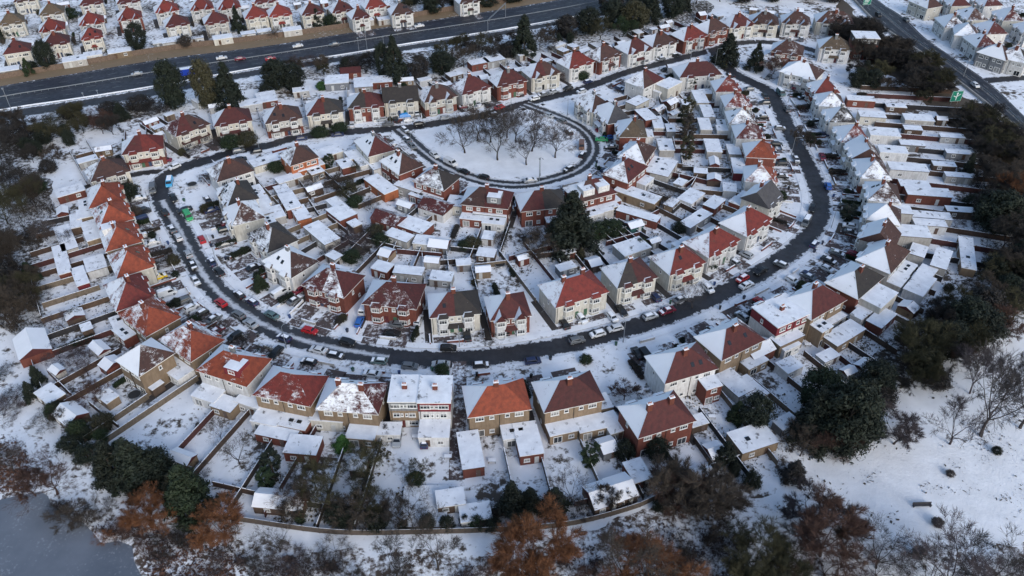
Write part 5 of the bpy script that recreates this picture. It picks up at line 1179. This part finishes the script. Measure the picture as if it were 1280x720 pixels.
# ------------------------------------------------------------ cars
def car_body(kind):
    """returns meshes: body, screens and snow, for a car along +x"""
    if kind == 'van': L, W, Hh = 5.0, 1.95, 2.05; prof = [(-2.5, .35), (-2.5, 1.2), (-2.42, 1.95), (-2.2, 2.05), (1.0, 2.05), (1.3, 1.95), (1.95, 1.15), (2.45, .95), (2.5, .35)]
    elif kind == 'saloon': L, W, Hh = 4.5, 1.78, 1.43; prof = [(-2.25, .32), (-2.25, .85), (-2.15, .98), (-1.55, 1.02), (-1.0, 1.38), (-.7, 1.43), (.35, 1.43), (.65, 1.36), (1.25, .98), (2.05, .84), (2.23, .68), (2.25, .32)]
    else: L, W, Hh = 4.05, 1.75, 1.5; prof = [(-2.02, .32), (-2.02, .95), (-1.85, 1.08), (-1.55, 1.42), (-1.3, 1.5), (.35, 1.5), (.65, 1.42), (1.15, 1.02), (1.85, .88), (2.0, .7), (2.02, .32)]
    belt = 1.0 if kind != 'van' else 1.25
    mb = MB(); n = len(prof)
    def hw(z): return W / 2 if z <= belt else W / 2 - (z - belt) / (Hh - belt) * .16 * (1.4 if kind != 'van' else .8)
    left = [(x, hw(z), z) for x, z in prof]; right = [(x, -hw(z), z) for x, z in prof]
    mb.loft([right, left])
    for f in range(len(mb.f)): pass
    me = mb.mesh('body', [MT['paint']])
    bm = bmesh.new(); bm.from_mesh(me); bmesh.ops.remove_doubles(bm, verts=bm.verts, dist=.001)
    bmesh.ops.recalc_face_normals(bm, faces=bm.faces)
    bmesh.ops.bevel(bm, geom=[e for e in bm.edges if e.calc_face_angle(0) > .4], offset=.06, segments=2, affect='EDGES', profile=.6, clamp_overlap=True)
    bm.to_mesh(me); bm.free()
    for p in me.polygons: p.use_smooth = False
    def quad(a, b, out=.015, ins=.10):   # screen between two profile points
        (x1, z1), (x2, z2) = a, b; nx, nz = (z1 - z2), (x2 - x1); l = math.hypot(nx, nz); nx, nz = nx / l * -out, nz / l * -out
        if nz < 0: nx, nz = -nx, -nz
        q = MB(); y1, y2 = hw(z1) - ins, hw(z2) - ins
        q.face([(x1 + nx, -y1, z1 + nz), (x1 + nx, y1, z1 + nz), (x2 + nx, y2, z2 + nz), (x2 + nx, -y2, z2 + nz)]); return q.mesh('screen', [MT['cglass']])
    def lerp(a, b, t): return (a[0] + (b[0] - a[0]) * t, a[1] + (b[1] - a[1]) * t)
    if kind == 'van': ws = quad(lerp(prof[5], prof[6], .08), lerp(prof[5], prof[6], .92)); rs = quad(lerp(prof[1], prof[2], .15), lerp(prof[1], prof[2], .85), .02, .25); side = [(.2, 1.85), (1.2, 1.85), (1.75, 1.25), (.2, 1.25)]
    elif kind == 'saloon': ws = quad(lerp(prof[7], prof[8], .05), lerp(prof[7], prof[8], .92)); rs = quad(lerp(prof[3], prof[4], .1), lerp(prof[3], prof[4], .95)); side = [(-.95, 1.33), (.5, 1.33), (1.0, 1.04), (-1.4, 1.04)]
    else: ws = quad(lerp(prof[6], prof[7], .05), lerp(prof[6], prof[7], .95)); rs = quad(lerp(prof[2], prof[3], .1), lerp(prof[2], prof[3], .9)); side = [(-1.4, 1.4), (.5, 1.4), (.95, 1.07), (-1.65, 1.07)]
    sm = []
    for s in (1, -1):
        q = MB(); pts = [(x, s * (hw(z) + .012), z) for x, z in side]; q.face(pts if s < 0 else pts[::-1]); sm.append(q.mesh('side_window', [MT['cglass']]))
    # snow lying on the roof and bonnet
    q = MB()
    if kind == 'van': spans = [(-2.3, 1.0, Hh)]
    elif kind == 'saloon': spans = [(-.85, .45, Hh), (1.25, 2.05, .93)]
    else: spans = [(-1.4, .45, Hh), (1.15, 1.85, .97)]
    for x0, x1, z in spans:
        ww = hw(min(z, Hh)) - .12
        q.loft([[(x0, -ww, z - .03), (x1, -ww, z - .03), (x1, ww, z - .03), (x0, ww, z - .03)], [(x0 + .1, -ww + .1, z + .07), (x1 - .1, -ww + .1, z + .07), (x1 - .1, ww - .1, z + .07), (x0 + .1, ww - .1, z + .07)]])
    snow = q.mesh('snow_cover', [MT['snow']])
    return me, ws, rs, sm, snow, L, W
w_ = MB(); w_.tube((0, -.11, 0), (0, .11, 0), .32, .32, 14, 0, True); TY = w_.mesh('wheel', [MT['tyre']])
w_ = MB(); w_.tube((0, -.125, 0), (0, .125, 0), .19, .19, 10, 0, True); RIM = w_.mesh('rim', [MT['rim']])
w_ = MB(); w_.box((0, 0, 0), (.03, .16, .07)); HLM = w_.mesh('headlight', [MT['lamp']])
w_ = MB(); w_.box((0, 0, 0), (.03, .13, .08)); TLM = w_.mesh('tail_light', [MT['red']])
CB = {k: car_body(k) for k in ('hatchback', 'saloon', 'van')}
CARC = dict(white=(.62, .63, .64), silver=(.36, .38, .40), grey=(.13, .14, .15), black=(.015, .016, .018), navy=(.02, .03, .08), blue=(.03, .13, .42), red=(.38, .015, .02), maroon=(.17, .012, .03), green=(.04, .34, .12), yellow=(.62, .42, .02), sky=(.06, .36, .62), teal=(.10, .16, .16), brown=(.16, .08, .05))
CARN = dict(white='white', silver='silver', grey='grey', black='black', navy='navy blue', blue='blue', red='red', maroon='maroon', green='bright green', yellow='yellow', sky='light blue', teal='grey green', brown='brown')
def car(px, py, col, mode='r', kind=None, snow=None, where=None):
    c = G(px, py, .7); c.z = .03
    l = random.Random(int(px * 7 + py * 11))
    kind = kind or l.choice(['hatchback', 'hatchback', 'saloon'])
    snow = (l.random() < .35 and mode != 'm') if snow is None else snow
    dist, q, t, k = nearest(c, None)
    H = house_ref(c)
    if mode in ('r', 'm'): a = math.atan2(t.y, t.x)
    elif mode == 'd': a = H['rz'] + math.pi / 2
    else: a = R(mode)
    if l.random() < .5: a += math.pi
    a += l.uniform(-.05, .05)
    if mode == 'r' and dist < 6: c.z = .03
    root = empty('parked_van' if kind == 'van' else ('moving_car' if mode == 'm' else 'parked_car'), c, a)
    me, ws, rs, sm, sn, L, W = CB[kind]
    cc = CARC[col]
    link('body', me, root, color=cc); link('windscreen', ws, root); link('rear_window', rs, root)
    for s in sm: link('side_window', s, root)
    for sx in (-1, 1):
        for sy in (-1, 1):
            w = link('wheel', TY, root, (sx * L * .31, sy * (W / 2 - .09), .32)); link('rim', RIM, w)
    for sy in (-1, 1):
        link('headlight', HLM, root, (L / 2 - .01, sy * W * .34, .66)); link('tail_light', TLM, root, (-L / 2 + .01, sy * W * .36, .75))
    if snow: link('snow_cover', sn, root)
    noun = 'van' if kind == 'van' else kind
    tag(root, '%s%s %s %s' % ('snow-topped ' if snow else '', CARN[col], noun, 'near' if where is None else 'driving'), 'van' if kind == 'van' else 'car', 'vehicles on the motorway' if mode == 'm' else 'cars parked along the streets', where if where is not None else H)
    return root
for a in [
    (212, 228, 'sky', 'r', 'van'), (235, 270, 'green', 'r', 'van'), (191, 236, 'grey', 'r', 'van'), (217, 247, 'black', 'r'), (206, 265, 'black', 'r'), (215, 286, 'grey', 'r'), (223, 296, 'white', 'r'), (252, 299, 'red', 'r'), (235, 317, 'silver', 'r'), (241, 331, 'black', 'r'), (265, 327, 'navy', 'r'), (274, 339, 'black', 'r'), (244, 350, 'silver', 'r'),
    (233, 188, 'grey', 'd'), (185, 200, 'black', 'd'), (218, 208, 'white', 'r'), (207, 200, 'maroon', 'r'), (175, 276, 'navy', 'd', 'van'), (178, 265, 'black', 'd', 'van'), (181, 294, 'white', 'd', 'hatchback', True), (190, 303, 'white', 'd', 'saloon', True), (259, 249, 'black', 'd', 'saloon', True), (285, 279, 'maroon', 'd'), (281, 287, 'black', 'd'), (317, 334, 'black', 'd', 'saloon', True), (198, 346, 'yellow', 'd'), (300, 199, 'black', 'r'), (320, 189, 'black', 'r'), (298, 188, 'grey', 'r'),
    (209, 366, 'white', 'd', 'van', True), (229, 376, 'grey', 'd'), (239, 384, 'white', 'd', 'hatchback', True), (251, 392, 'black', 'd'), (276, 378, 'red', 'r'), (299, 368, 'black', 'r'), (315, 377, 'navy', 'r'), (298, 393, 'grey', 'r'), (313, 404, 'silver', 'r'), (294, 420, 'black', 'd'), (282, 305, 'grey', 'd'), (231, 262, 'black', 'd'), (267, 398, 'grey', 'd', 'saloon', True),
    (350, 366, 'white', 'd', 'van', True), (374, 362, 'maroon', 'd'), (368, 375, 'grey', 'd', 'saloon', True), (387, 413, 'red', 'r'), (355, 422, 'navy', 'r'), (398, 437, 'white', 'r'), (419, 444, 'black', 'r'), (434, 427, 'black', 'r'), (449, 402, 'blue', 'd'), (345, 440, 'black', 'd'), (386, 452, 'black', 'r'), (474, 451, 'teal', 'r'), (551, 455, 'silver', 'r', 'saloon'), (601, 456, 'black', 'r'), (490, 416, 'black', 'r'), (496, 405, 'grey', 'r'), (584, 419, 'black', 'd', 'saloon', False), (631, 412, 'black', 'd'), (465, 467, 'white', 'r', 'saloon', True), (455, 386, 'white', 'd', 'van', True), (523, 400, 'white', 'd', 'hatchback', True),
    (666, 451, 'navy', 'r'), (721, 425, 'grey', 'r'), (747, 417, 'white', 'r'), (769, 410, 'white', 'r'), (813, 395, 'silver', 'r'), (834, 388, 'maroon', 'r', 'saloon'), (819, 371, 'navy', 'd'), (933, 356, 'white', 'r'), (928, 348, 'red', 'r'), (797, 441, 'black', 'd', 'saloon', False), (808, 446, 'black', 'd', 'van', False), (951, 378, 'red', 'd'), (705, 404, 'black', 'd'), (951, 338, 'black', 'r', 'saloon'), (933, 318, 'silver', 'd'), (917, 327, 'grey', 'd', 'hatchback', True), (777, 388, 'black', 'd'), (740, 378, 'black', 'd', 'hatchback', True), (765, 396, 'white', 'd', 'hatchback', True), (727, 398, 'white', 'd', 'hatchback', True),
    (663, 225, 'silver', 'r'), (711, 211, 'black', 'r'), (728, 193, 'black', 'r'), (727, 182, 'brown', 'r', 'van'), (509, 174, 'grey', 'r'), (515, 182, 'grey', 'r'), (543, 193, 'white', 'r'), (563, 203, 'white', 'r', 'van'), (579, 214, 'black', 'r'), (604, 221, 'black', 'r'),
    (668, 123, 'white', 'r'), (692, 114, 'silver', 'r'), (710, 110, 'black', 'r'), (686, 144, 'silver', 'r'), (702, 151, 'grey', 'r'), (711, 165, 'black', 'r'), (751, 162, 'maroon', 'd'), (762, 171, 'blue', 'd'), (762, 161, 'black', 'd'), (764, 184, 'black', 'd'), (904, 80, 'yellow', 'r'), (752, 174, 'green', 'd'), (805, 77, 'grey', 'r'), (832, 87, 'black', 'r'), (791, 79, 'grey', 'd'),
    (377, 173, 'navy', 'r'), (402, 158, 'black', 'd'), (423, 157, 'grey', 'd'), (477, 149, 'silver', 'r'), (495, 149, 'black', 'd'), (511, 150, 'white', 'r'), (521, 141, 'grey', 'd'), (524, 155, 'black', 'r'), (557, 147, 'silver', 'r'), (624, 134, 'red', 'r'), (596, 129, 'white', 'd'), (580, 133, 'maroon', 'r'), (539, 134, 'maroon', 'd'), (440, 155, 'white', 'd'), (485, 155, 'grey', 'r'), (608, 131, 'black', 'd'), (650, 117, 'black', 'd'), (679, 118, 'grey', 'r'),
    (976, 116, 'teal', 'r', 'van'), (994, 108, 'maroon', 'd'), (1004, 122, 'black', 'd'), (984, 136, 'grey', 'r'), (1029, 168, 'navy', 'd'), (1010, 133, 'black', 'd'), (1020, 151, 'black', 'd'), (971, 180, 'black', 'd'), (976, 204, 'black', 'd'), (977, 220, 'black', 'd'), (1043, 194, 'black', 'd', 'saloon', True), (1028, 196, 'maroon', 'r'), (1008, 277, 'grey', 'r', 'van'), (1062, 290, 'black', 'd', 'saloon', True), (1063, 282, 'white', 'd', 'saloon', True), (1015, 260, 'black', 'r'), (1046, 316, 'grey', 'd', 'saloon', True), (1062, 239, 'black', 'd', 'saloon', True), (1036, 325, 'black', 'd', 'saloon', True), (1033, 335, 'white', 'd', 'saloon', True), (936, 111, 'grey', 'd'), (953, 146, 'black', 'd'), (1010, 345, 'grey', 'd', 'saloon', True), (1043, 178, 'black', 'd', 'saloon', True), (1057, 258, 'black', 'd'), (975, 160, 'grey', 'd', 'hatchback', True), (1010, 344, 'navy', 'd'), (956, 128, 'black', 'd'), (961, 96, 'grey', 'd'), (935, 84, 'black', 'd', 'hatchback', True), (989, 95, 'black', 'd'),
    (976, 330, 'grey', 'd', 'hatchback', True), (990, 350, 'white', 'd', 'hatchback', True), (885, 360, 'white', 'd', 'hatchback', True), (1172, 40, 'white', 'r'), (1180, 44, 'black', 'r'), (1192, 54, 'grey', 'r'), (1205, 62, 'black', 'r'), (1218, 70, 'maroon', 'r'), (1258, 87, 'grey', 'r'), (1230, 78, 'silver', 'r')]:
    car(*a)
rc2_ = random.Random(31); CARS = [o.location.copy() for o in COL.objects if o.name.startswith(('parked_', 'moving_'))]
for key, prob in (('crescent', .34), ('upper', .3), ('loop', .2)):
    g, w = ROADS[key]; i = 4
    while i < len(g) - 4:
        for sd in (1, -1):
            if rc2_.random() > prob: continue
            t = (g[i + 1] - g[i - 1]).normalized(); n = Vector((-t.y, t.x, 0)) * sd; p = g[i] + n * (w / 2 - .4)
            x, y = P((p.x, p.y, .7))
            if any((q - p).length < 5.6 for q in CARS) or near_road(p, (key,), .5) or x < 200 and y < 240: continue
            CARS.append(p); car(x, y, rc2_.choice(['black', 'black', 'grey', 'silver', 'white', 'navy', 'grey', 'maroon', 'blue', 'teal']), 'r', None, rc2_.random() < .5)
        i += 3
for H in HOUSES:
    if H['row'] in 'THA': continue
    for sx in (-1, 1):
        if rc2_.random() > .34: continue
        p = H['c'] + H['fy'] * (H['d'] / 2 + rc2_.uniform(3.6, 4.4)) + H['ax'] * sx * H['w'] * rc2_.uniform(.22, .34)
        x, y = P((p.x, p.y, .7))
        if any((q - p).length < 4.4 for q in CARS) or near_road(p, (), 2.2) or near_house(p, 6.5, H) or len(CARS) > 285: continue
        CARS.append(p); car(x, y, rc2_.choice(['black', 'grey', 'silver', 'white', 'navy', 'maroon']), 'd', None, rc2_.random() < .55)
MR = 'on the motorway'; HR_ = 'on the right highway'
for (x, y, cl) in [(338, 73, 'red'), (372, 57, 'white'), (524, 32, 'white'), (200, 84, 'white'), (171, 92, 'silver'), (277, 72, 'white'), (300, 73, 'maroon'), (418, 55, 'grey')]: car(x, y, cl, 'm', 'saloon', False, MR)
for (x, y, cl) in [(1219, 106, 'white'), (1098, 18, 'black'), (1133, 24, 'grey')]: car(x, y, cl, 'm', 'hatchback', False, HR_)
# blue box lorry
c = G(240, 90, 1.5); c.z = .03; dist, q, t, k = nearest(c, ['motorway']); root = empty('box_lorry', c, math.atan2(t.y, t.x))
mb = MB(); mb.box((-.8, 0, 2.2), (3.6, 1.2, 1.25), 0, 0, 1); link('cargo_box', mb.mesh('cargo_box', [MT['paint'], MT['snow']]), root, color=(.02, .06, .42))
mb = MB(); mb.loft([[(2.9, -1.1, .7), (4.7, -1.1, .7), (4.7, 1.1, .7), (2.9, 1.1, .7)], [(2.9, -1.1, 2.0), (4.7, -1.1, 2.0), (4.7, 1.1, 2.0), (2.9, 1.1, 2.0)], [(2.9, -1.05, 3.0), (4.2, -1.05, 3.0), (4.2, 1.05, 3.0), (2.9, 1.05, 3.0)]]); cb = link('cab', mb.mesh('cab', [MT['paint']]), root, color=(.55, .56, .58))
mb = MB(); mb.face([(4.72, -1, 2.0), (4.72, 1, 2.0), (4.25, .95, 2.9), (4.25, -.95, 2.9)]); link('windscreen', mb.mesh('windscreen', [MT['cglass']]), cb)
mb = MB(); mb.box((.2, 0, .75), (4.2, .5, .16)); link('chassis', mb.mesh('chassis', [MT['tyre']]), root)
for x in (-3.2, -2.0, 3.6):
    for y in (-1, 1): w = link('wheel', TY, root, (x, y, .48)); w.scale = (1.5, 1.5, 1.5); link('rim', RIM, w)
tag(root, 'blue box lorry with white cab driving', 'lorry', None, MR)

# ------------------------------------------------------------ street furniture
def lamp_mesh(hgt):
    a = MB(); a.tube((0, 0, 0), (0, 0, hgt), .10, .055, 8); a.tube((0, 0, hgt), (1.3, 0, hgt + .25), .05, .04, 6); a.box((0, 0, .5), (.12, .12, .5))
    b = MB(); b.box((1.6, 0, hgt + .24), (.4, .12, .06)); c_ = MB(); c_.box((1.6, 0, hgt + .165), (.3, .09, .015))
    return a.mesh('pole', [MT['metal']]), b.mesh('lamp_head', [MT['metal']]), c_.mesh('lens', [MT['lamp']])
LM = lamp_mesh(7.0)
def lamp(p, az, where):
    root = empty('street_lamp', p, az); link('pole', LM[0], root); hd = link('lamp_head', LM[1], root); link('lens', LM[2], hd)
    tag(root, 'tall grey street lamp by', 'street lamp', 'street lamps', where)
for key, st in (('crescent', 15), ('upper', 17), ('loop', 19)):
    g, w = ROADS[key]
    for i in range(6, len(g) - 4, st):
        t = (g[i + 1] - g[i - 1]).normalized(); s = 1 if (i // st) % 2 else -1; n = Vector((-t.y, t.x, 0)) * s
        p = g[i] + n * (w / 2 + .5); p.z = .12
        if near_road(p, (key,), 0): continue
        lamp(p, math.atan2(-n.y, -n.x), house_ref(p))
# wheelie bins
bb = MB(); bb.loft([[(-.22, -.25, 0), (.22, -.25, 0), (.22, .25, 0), (-.22, .25, 0)], [(-.29, -.33, .98), (.29, -.33, .98), (.29, .33, .98), (-.29, .33, .98)]]); BB = bb.mesh('bin_body', [MT['paint']])
bb = MB(); bb.loft([[(-.32, -.36, .98), (.32, -.36, .98), (.32, .38, .98), (-.32, .38, .98)], [(-.28, -.3, 1.1), (.28, -.3, 1.08), (.28, .3, 1.08), (-.28, .3, 1.1)]]); BL = bb.mesh('lid', [MT['paint']])
BINC = [((.015, .02, .04), 'dark blue'), ((.012, .013, .014), 'black'), ((.02, .07, .04), 'green'), ((.03, .06, .16), 'blue')]
for i, (x, y) in enumerate([(282, 323), (266, 296), (230, 250), (362, 396), (434, 413), (322, 419), (441, 462), (499, 466), (505, 472), (596, 468), (540, 462), (893, 355), (930, 372), (900, 385), (951, 328), (913, 346), (1018, 314), (746, 203), (745, 207), (210, 304), (264, 307), (285, 323), (838, 378), (839, 401), (754, 426), (986, 235), (981, 200), (1031, 232), (1034, 238), (962, 134), (966, 121), (1001, 164), (992, 176), (664, 470), (560, 467), (386, 427), (398, 420), (688, 448), (770, 430), (1042, 245), (1028, 304)]):
    p = G(x, y, .5); p.z = .03 if not near_road(p, (), 2) else .12
    if near_road(p, (), -.2): continue
    cl, cn = BINC[i % 4]; root = empty('wheelie_bin', p, i * .7); link('bin_body', BB, root, color=cl); link('lid', BL, root, color=cl)
    tag(root, '%s wheelie bin by' % cn, 'bin', 'wheelie bins', house_ref(p))

# crash barriers, noise fence, concrete parapet
def rail(name, pts, z, hgt, mat, label, cat, post=6.0, beam=.16, thick=.06, cap=None):
    root = empty(name, (0, 0, 0)); mb = MB(); n = 0; pm = None
    for a, b in zip(pts[:-1], pts[1:]):
        m = (a + b) / 2; L = (b - a).length; rz = math.atan2(b.y - a.y, b.x - a.x)
        mb.box((m.x, m.y, z + hgt - beam), (L / 2 + .01, thick, beam), 0, rz, 1)
    link('beam', mb.mesh('beam', [mat, MT['snow'] if cap else mat]), root)
    if post:
        ps = [p for i, p in enumerate(pts) if i % max(1, int(post / max(.1, (pts[1] - pts[0]).length))) == 0]
        q = MB(); q.box((0, 0, hgt / 2), (.07, .07, hgt / 2)); pm = q.mesh('post', [mat])
        ps = [p for p in ps if -80 < P(p)[0] < 1360 and -30 < P(p)[1] < 750][:95]
        for p in ps: link('post', pm, root, (p.x, p.y, z), color=(.09, .07, .055))
    tag(root, label, cat, None, ''); return root
rail('crash_barrier', offs(MWB, -.3), 0, .85, MT['snow'], 'long pale crash barrier along the near edge of the motorway', 'barrier', 4, .22, .14, True)
rail('crash_barrier', MW, 0, .85, MT['metal'], 'steel crash barrier down the middle of the motorway', 'barrier', 4)
rail('crash_barrier', HW, 0, .85, MT['metal'], 'steel crash barrier down the middle of the right highway', 'barrier', 4)
rail('noise_barrier', VT, 0, 2.2, MT['timber'], 'long timber fence at the top of the brown motorway verge', 'fence', 0, 1.9, .06).children[0].color = (.17, .12, .09, 1)
rail('parapet_wall', offs(HL, 0), 0, 1.1, MT['concrete'], 'pale concrete parapet wall along the near edge of the right highway', 'wall', 0, .5, .22)
# boundary fence along the bottom gardens
bp = curve([G(x, y) for x, y in [(30, 420), (60, 500), (105, 562), (165, 602), (240, 640), (320, 655), (420, 668), (520, 668), (640, 664), (720, 656), (800, 634), (830, 618)]], False, 3)
rail('boundary_fence', bp, 0, 1.7, MT['timber'], 'long dark timber fence closing the bottom gardens from the path', 'fence', 3, .8, .05, True).children[0].color = (.09, .07, .055, 1)
# gantries and poles on the motorway
def gantry(px, py, px2, py2, z, lab):
    a, b = G(px, py), G(px2, py2); root = empty('sign_gantry', a, 0); d = b - a
    for p in (Vector((0, 0, 0)), d):
        q = MB(); q.tube(p, p + Vector((0, 0, z)), .16, .14, 6); link('post', q.mesh('post', [MT['metal']]), root)
    q = MB()
    for dz in (-.5, .0):
        q.tube(Vector((0, 0, z + dz)), d + Vector((0, 0, z + dz)), .08, .08, 5)
    for i in range(12):
        q.tube(d * (i / 12) + Vector((0, 0, z - (.5 if i % 2 else 0))), d * ((i + 1) / 12) + Vector((0, 0, z - (0 if i % 2 else .5))), .05, .05, 4)
    link('truss', q.mesh('truss', [MT['metal']]), root); tag(root, lab, 'gantry', None, '')
gantry(610, 44, 632, 22, 7.0, 'slim grey sign gantry across the near lanes of the motorway')
def pole(px, py, z, lab, arm=None, name='mast'):
    a = G(px, py); root = empty(name, a); q = MB(); q.tube((0, 0, 0), (0, 0, z), .14, .09, 6); link('pole', q.mesh('pole', [MT['metal']]), root)
    q = MB(); q.box((0, 0, z + .1), (.3, .22, .22)); link('cabinet', q.mesh('cabinet', [MT['metal']]), root); tag(root, lab, 'mast', None, '')
pole(18, 146, 11, 'tall pale pole at the far left beside the motorway'); pole(449, 65, 6, 'shorter left mast beside the middle of the motorway'); pole(459, 63, 8, 'taller right mast beside the middle of the motorway'); pole(480, 60, 5, 'small post camera mast right of the two motorway masts')
pole(105, 122, 1.8, 'stubby left post on the motorway edge barrier', name='marker_post'); pole(123, 119, 1.8, 'stubby right post on the motorway edge barrier', name='marker_post')
pole(1151, 22, 8, 'slender mast beside the snowy slip verge of the right highway'); pole(836, 480, 7, 'slim pole behind the white house with the part-snowy dark red roof'); pole(674, 226, 8, 'tall slim pole at the bottom edge of the oval green')
pole(1243, 168, 7, 'slim mast at the lower right end of the right highway'); pole(1204, 96, 7, 'slim mast in the middle of the right highway')
# green direction signs: board, border, arrows
def sign(px, py, w, hgt, z, az, lab, arrow):
    a = G(px, py); root = empty('road_sign', a, R(az))
    for s in (-1, 1):
        q = MB(); q.tube((s * w * .3, .1, 0), (s * w * .3, .1, z + hgt * .9), .08, .08, 6); link('post', q.mesh('post', [MT['metal']]), root)
    q = MB(); q.box((0, 0, z + hgt / 2), (w / 2, .04, hgt / 2)); bd = link('board', q.mesh('board', [MT['green']]), root)
    q = MB(); y = -.05
    def st(x1, z1, x2, z2, t):
        d = Vector((x2 - x1, 0, z2 - z1)); n = Vector((-d.z, 0, d.x)).normalized() * t / 2
        p1, p2 = Vector((x1, y, z1)), Vector((x2, y, z2)); q.face([p1 - n, p2 - n, p2 + n, p1 + n])
    z0, z1 = z + .12, z + hgt - .12; X = w / 2 - .12
    for e in ((-X, z0, X, z0), (-X, z1, X, z1), (-X, z0, -X, z1), (X, z0, X, z1)): st(*e, .08)
    if arrow:
        st(0, z + .5, 0, z + hgt * .82, .3); st(0, z + hgt * .45, w * .32, z + hgt * .7, .25); st(0, z + hgt * .40, -w * .30, z + hgt * .55, .25)
        st(-.35, z + hgt * .70, 0, z + hgt * .86, .22); st(.35, z + hgt * .70, 0, z + hgt * .86, .22)
    else:
        for k in range(3): st(-w * .35, z + hgt * (.25 + .25 * k), w * (.1 + .1 * k), z + hgt * (.25 + .25 * k), .22)
    link('lettering', q.mesh('lettering', [MT['signwhite']]), bd); tag(root, lab, 'road sign', None, '')
sign(1192, 131, 4.4, 4.2, 1.4, 8, 'green road sign with white route diagram on the bank below the highway', True)
sign(1083, 38, 4.0, 2.4, 2.0, 8, 'lower green road sign beside the top of the right highway', False)
sign(1082, 10, 4.0, 2.8, 1.6, 8, 'upper green road sign at the very top of the right highway', False)
# park bench in the field, blue tarpaulin, picnic things
c = G(1152, 633); root = empty('park_bench', c, R(2))
q = MB(); q.box((0, 0, .45), (1.9, .28, .04)); link('seat', q.mesh('seat', [MT['timber']]), root, color=(.06, .06, .07))
q = MB(); q.box((0, .3, .75), (1.9, .04, .24)); link('backrest', q.mesh('backrest', [MT['timber']]), root, color=(.06, .06, .07))
for s in (-1.7, 1.7):
    q = MB(); q.box((s, .02, .25), (.06, .3, .25)); q.box((s, -.25, .6), (.06, .05, .2)); link('leg', q.mesh('leg', [MT['timber']]), root, color=(.05, .05, .06))
tag(root, 'dark wooden park bench alone in the snowy field', 'bench', None, '')
c = G(506, 142, .8); q = MB(); q.loft([[(-2.2, -1.5, 0), (2.2, -1.5, 0), (2.2, 1.5, 0), (-2.2, 1.5, 0)], [(-1.9, -1.1, .9), (1.7, -1.0, 1.1), (1.8, 1.1, 1.0), (-1.8, 1.2, .8)], [(-1.0, -.4, 1.25), (.9, -.5, 1.4), (.9, .5, 1.3), (-.9, .5, 1.2)]])
o = link('tarpaulin', q.mesh('tarpaulin', [MT['paint']]), None, (c.x, c.y, 0.01), .2, (.03, .22, .55)); tag(o, 'bright blue tarpaulin over a heap in a front garden by the green road', 'tarpaulin', None, '')
# trampolines, garden tables
def trampoline(px, py):
    c = G(px, py, .8); c.z = 0; root = empty('trampoline', c); q = MB()
    ring = [(1.5 * math.cos(k * .5236), 1.5 * math.sin(k * .5236)) for k in range(12)]
    q.face([(x, y, .8) for x, y in ring]); link('mat', q.mesh('mat', [MT['tyre']]), root)
    q = MB()
    for k in range(12): a, b = ring[k], ring[(k + 1) % 12]; q.tube((a[0], a[1], .82), (b[0], b[1], .82), .09, .09, 5)
    link('frame', q.mesh('frame', [MT['metal']]), root)
    for k in (0, 3, 6, 9): q = MB(); q.tube((ring[k][0], ring[k][1], 0), (ring[k][0], ring[k][1], .8), .04, .04, 5); link('leg', q.mesh('leg', [MT['metal']]), root)
    tag(root, 'round trampoline near', 'trampoline', None, house_ref(c))
trampoline(168, 493); trampoline(625, 330); trampoline(240, 230)
def table_set(px, py):
    c = G(px, py, .7); c.z = 0; root = empty('garden_table', c); q = MB(); q.box((0, 0, .72), (.8, .5, .03), 0, 0, 1); link('tabletop', q.mesh('tabletop', [MT['timber'], MT['snow']]), root, color=(.09, .07, .05))
    for sx in (-.7, .7):
        for sy in (-.4, .4): q = MB(); q.box((sx, sy, .35), (.035, .035, .35)); link('leg', q.mesh('leg', [MT['timber']]), root, color=(.09, .07, .05))
    tag(root, 'snow-topped garden table behind', 'table', 'garden tables', house_ref(c))
for (x, y) in [(360, 522), (430, 545), (520, 545), (560, 570), (700, 545), (615, 575), (860, 490), (890, 520), (640, 330), (575, 330), (230, 470), (160, 460), (1010, 430), (480, 320), (820, 290), (1130, 320)]: table_set(x, y)

# ------------------------------------------------------------ write the labels
bpy.context.view_layer.update()
buckets = {}
for e in LAB:
    wh = e['where']
    if isinstance(wh, dict): t = '%s %s' % (e['look'], wh['ref'])
    elif wh: t = '%s %s' % (e['look'], wh)
    else: t = e['look']
    e['t'] = t.replace('  ', ' ').strip(); buckets.setdefault(e['t'], []).append(e)
for t, es in buckets.items():
    if len(es) > 1:
        es.sort(key=lambda e: P(e['o'].location)[0])
        n = len(es)
        for i, e in enumerate(es):
            if n == 2: s = ('left one', 'right one')[i]
            elif n == 3: s = ('left one', 'middle one', 'right one')[i]
            else: s = '%s from left' % ORD[i + 1]
            e['t'] = '%s, %s' % (t, s)
for e in LAB:
    o = e['o']; o['label'] = e['t'].replace(' the the ', ' the '); o['category'] = e['cat']
    if e['group']: o['group'] = e['group']
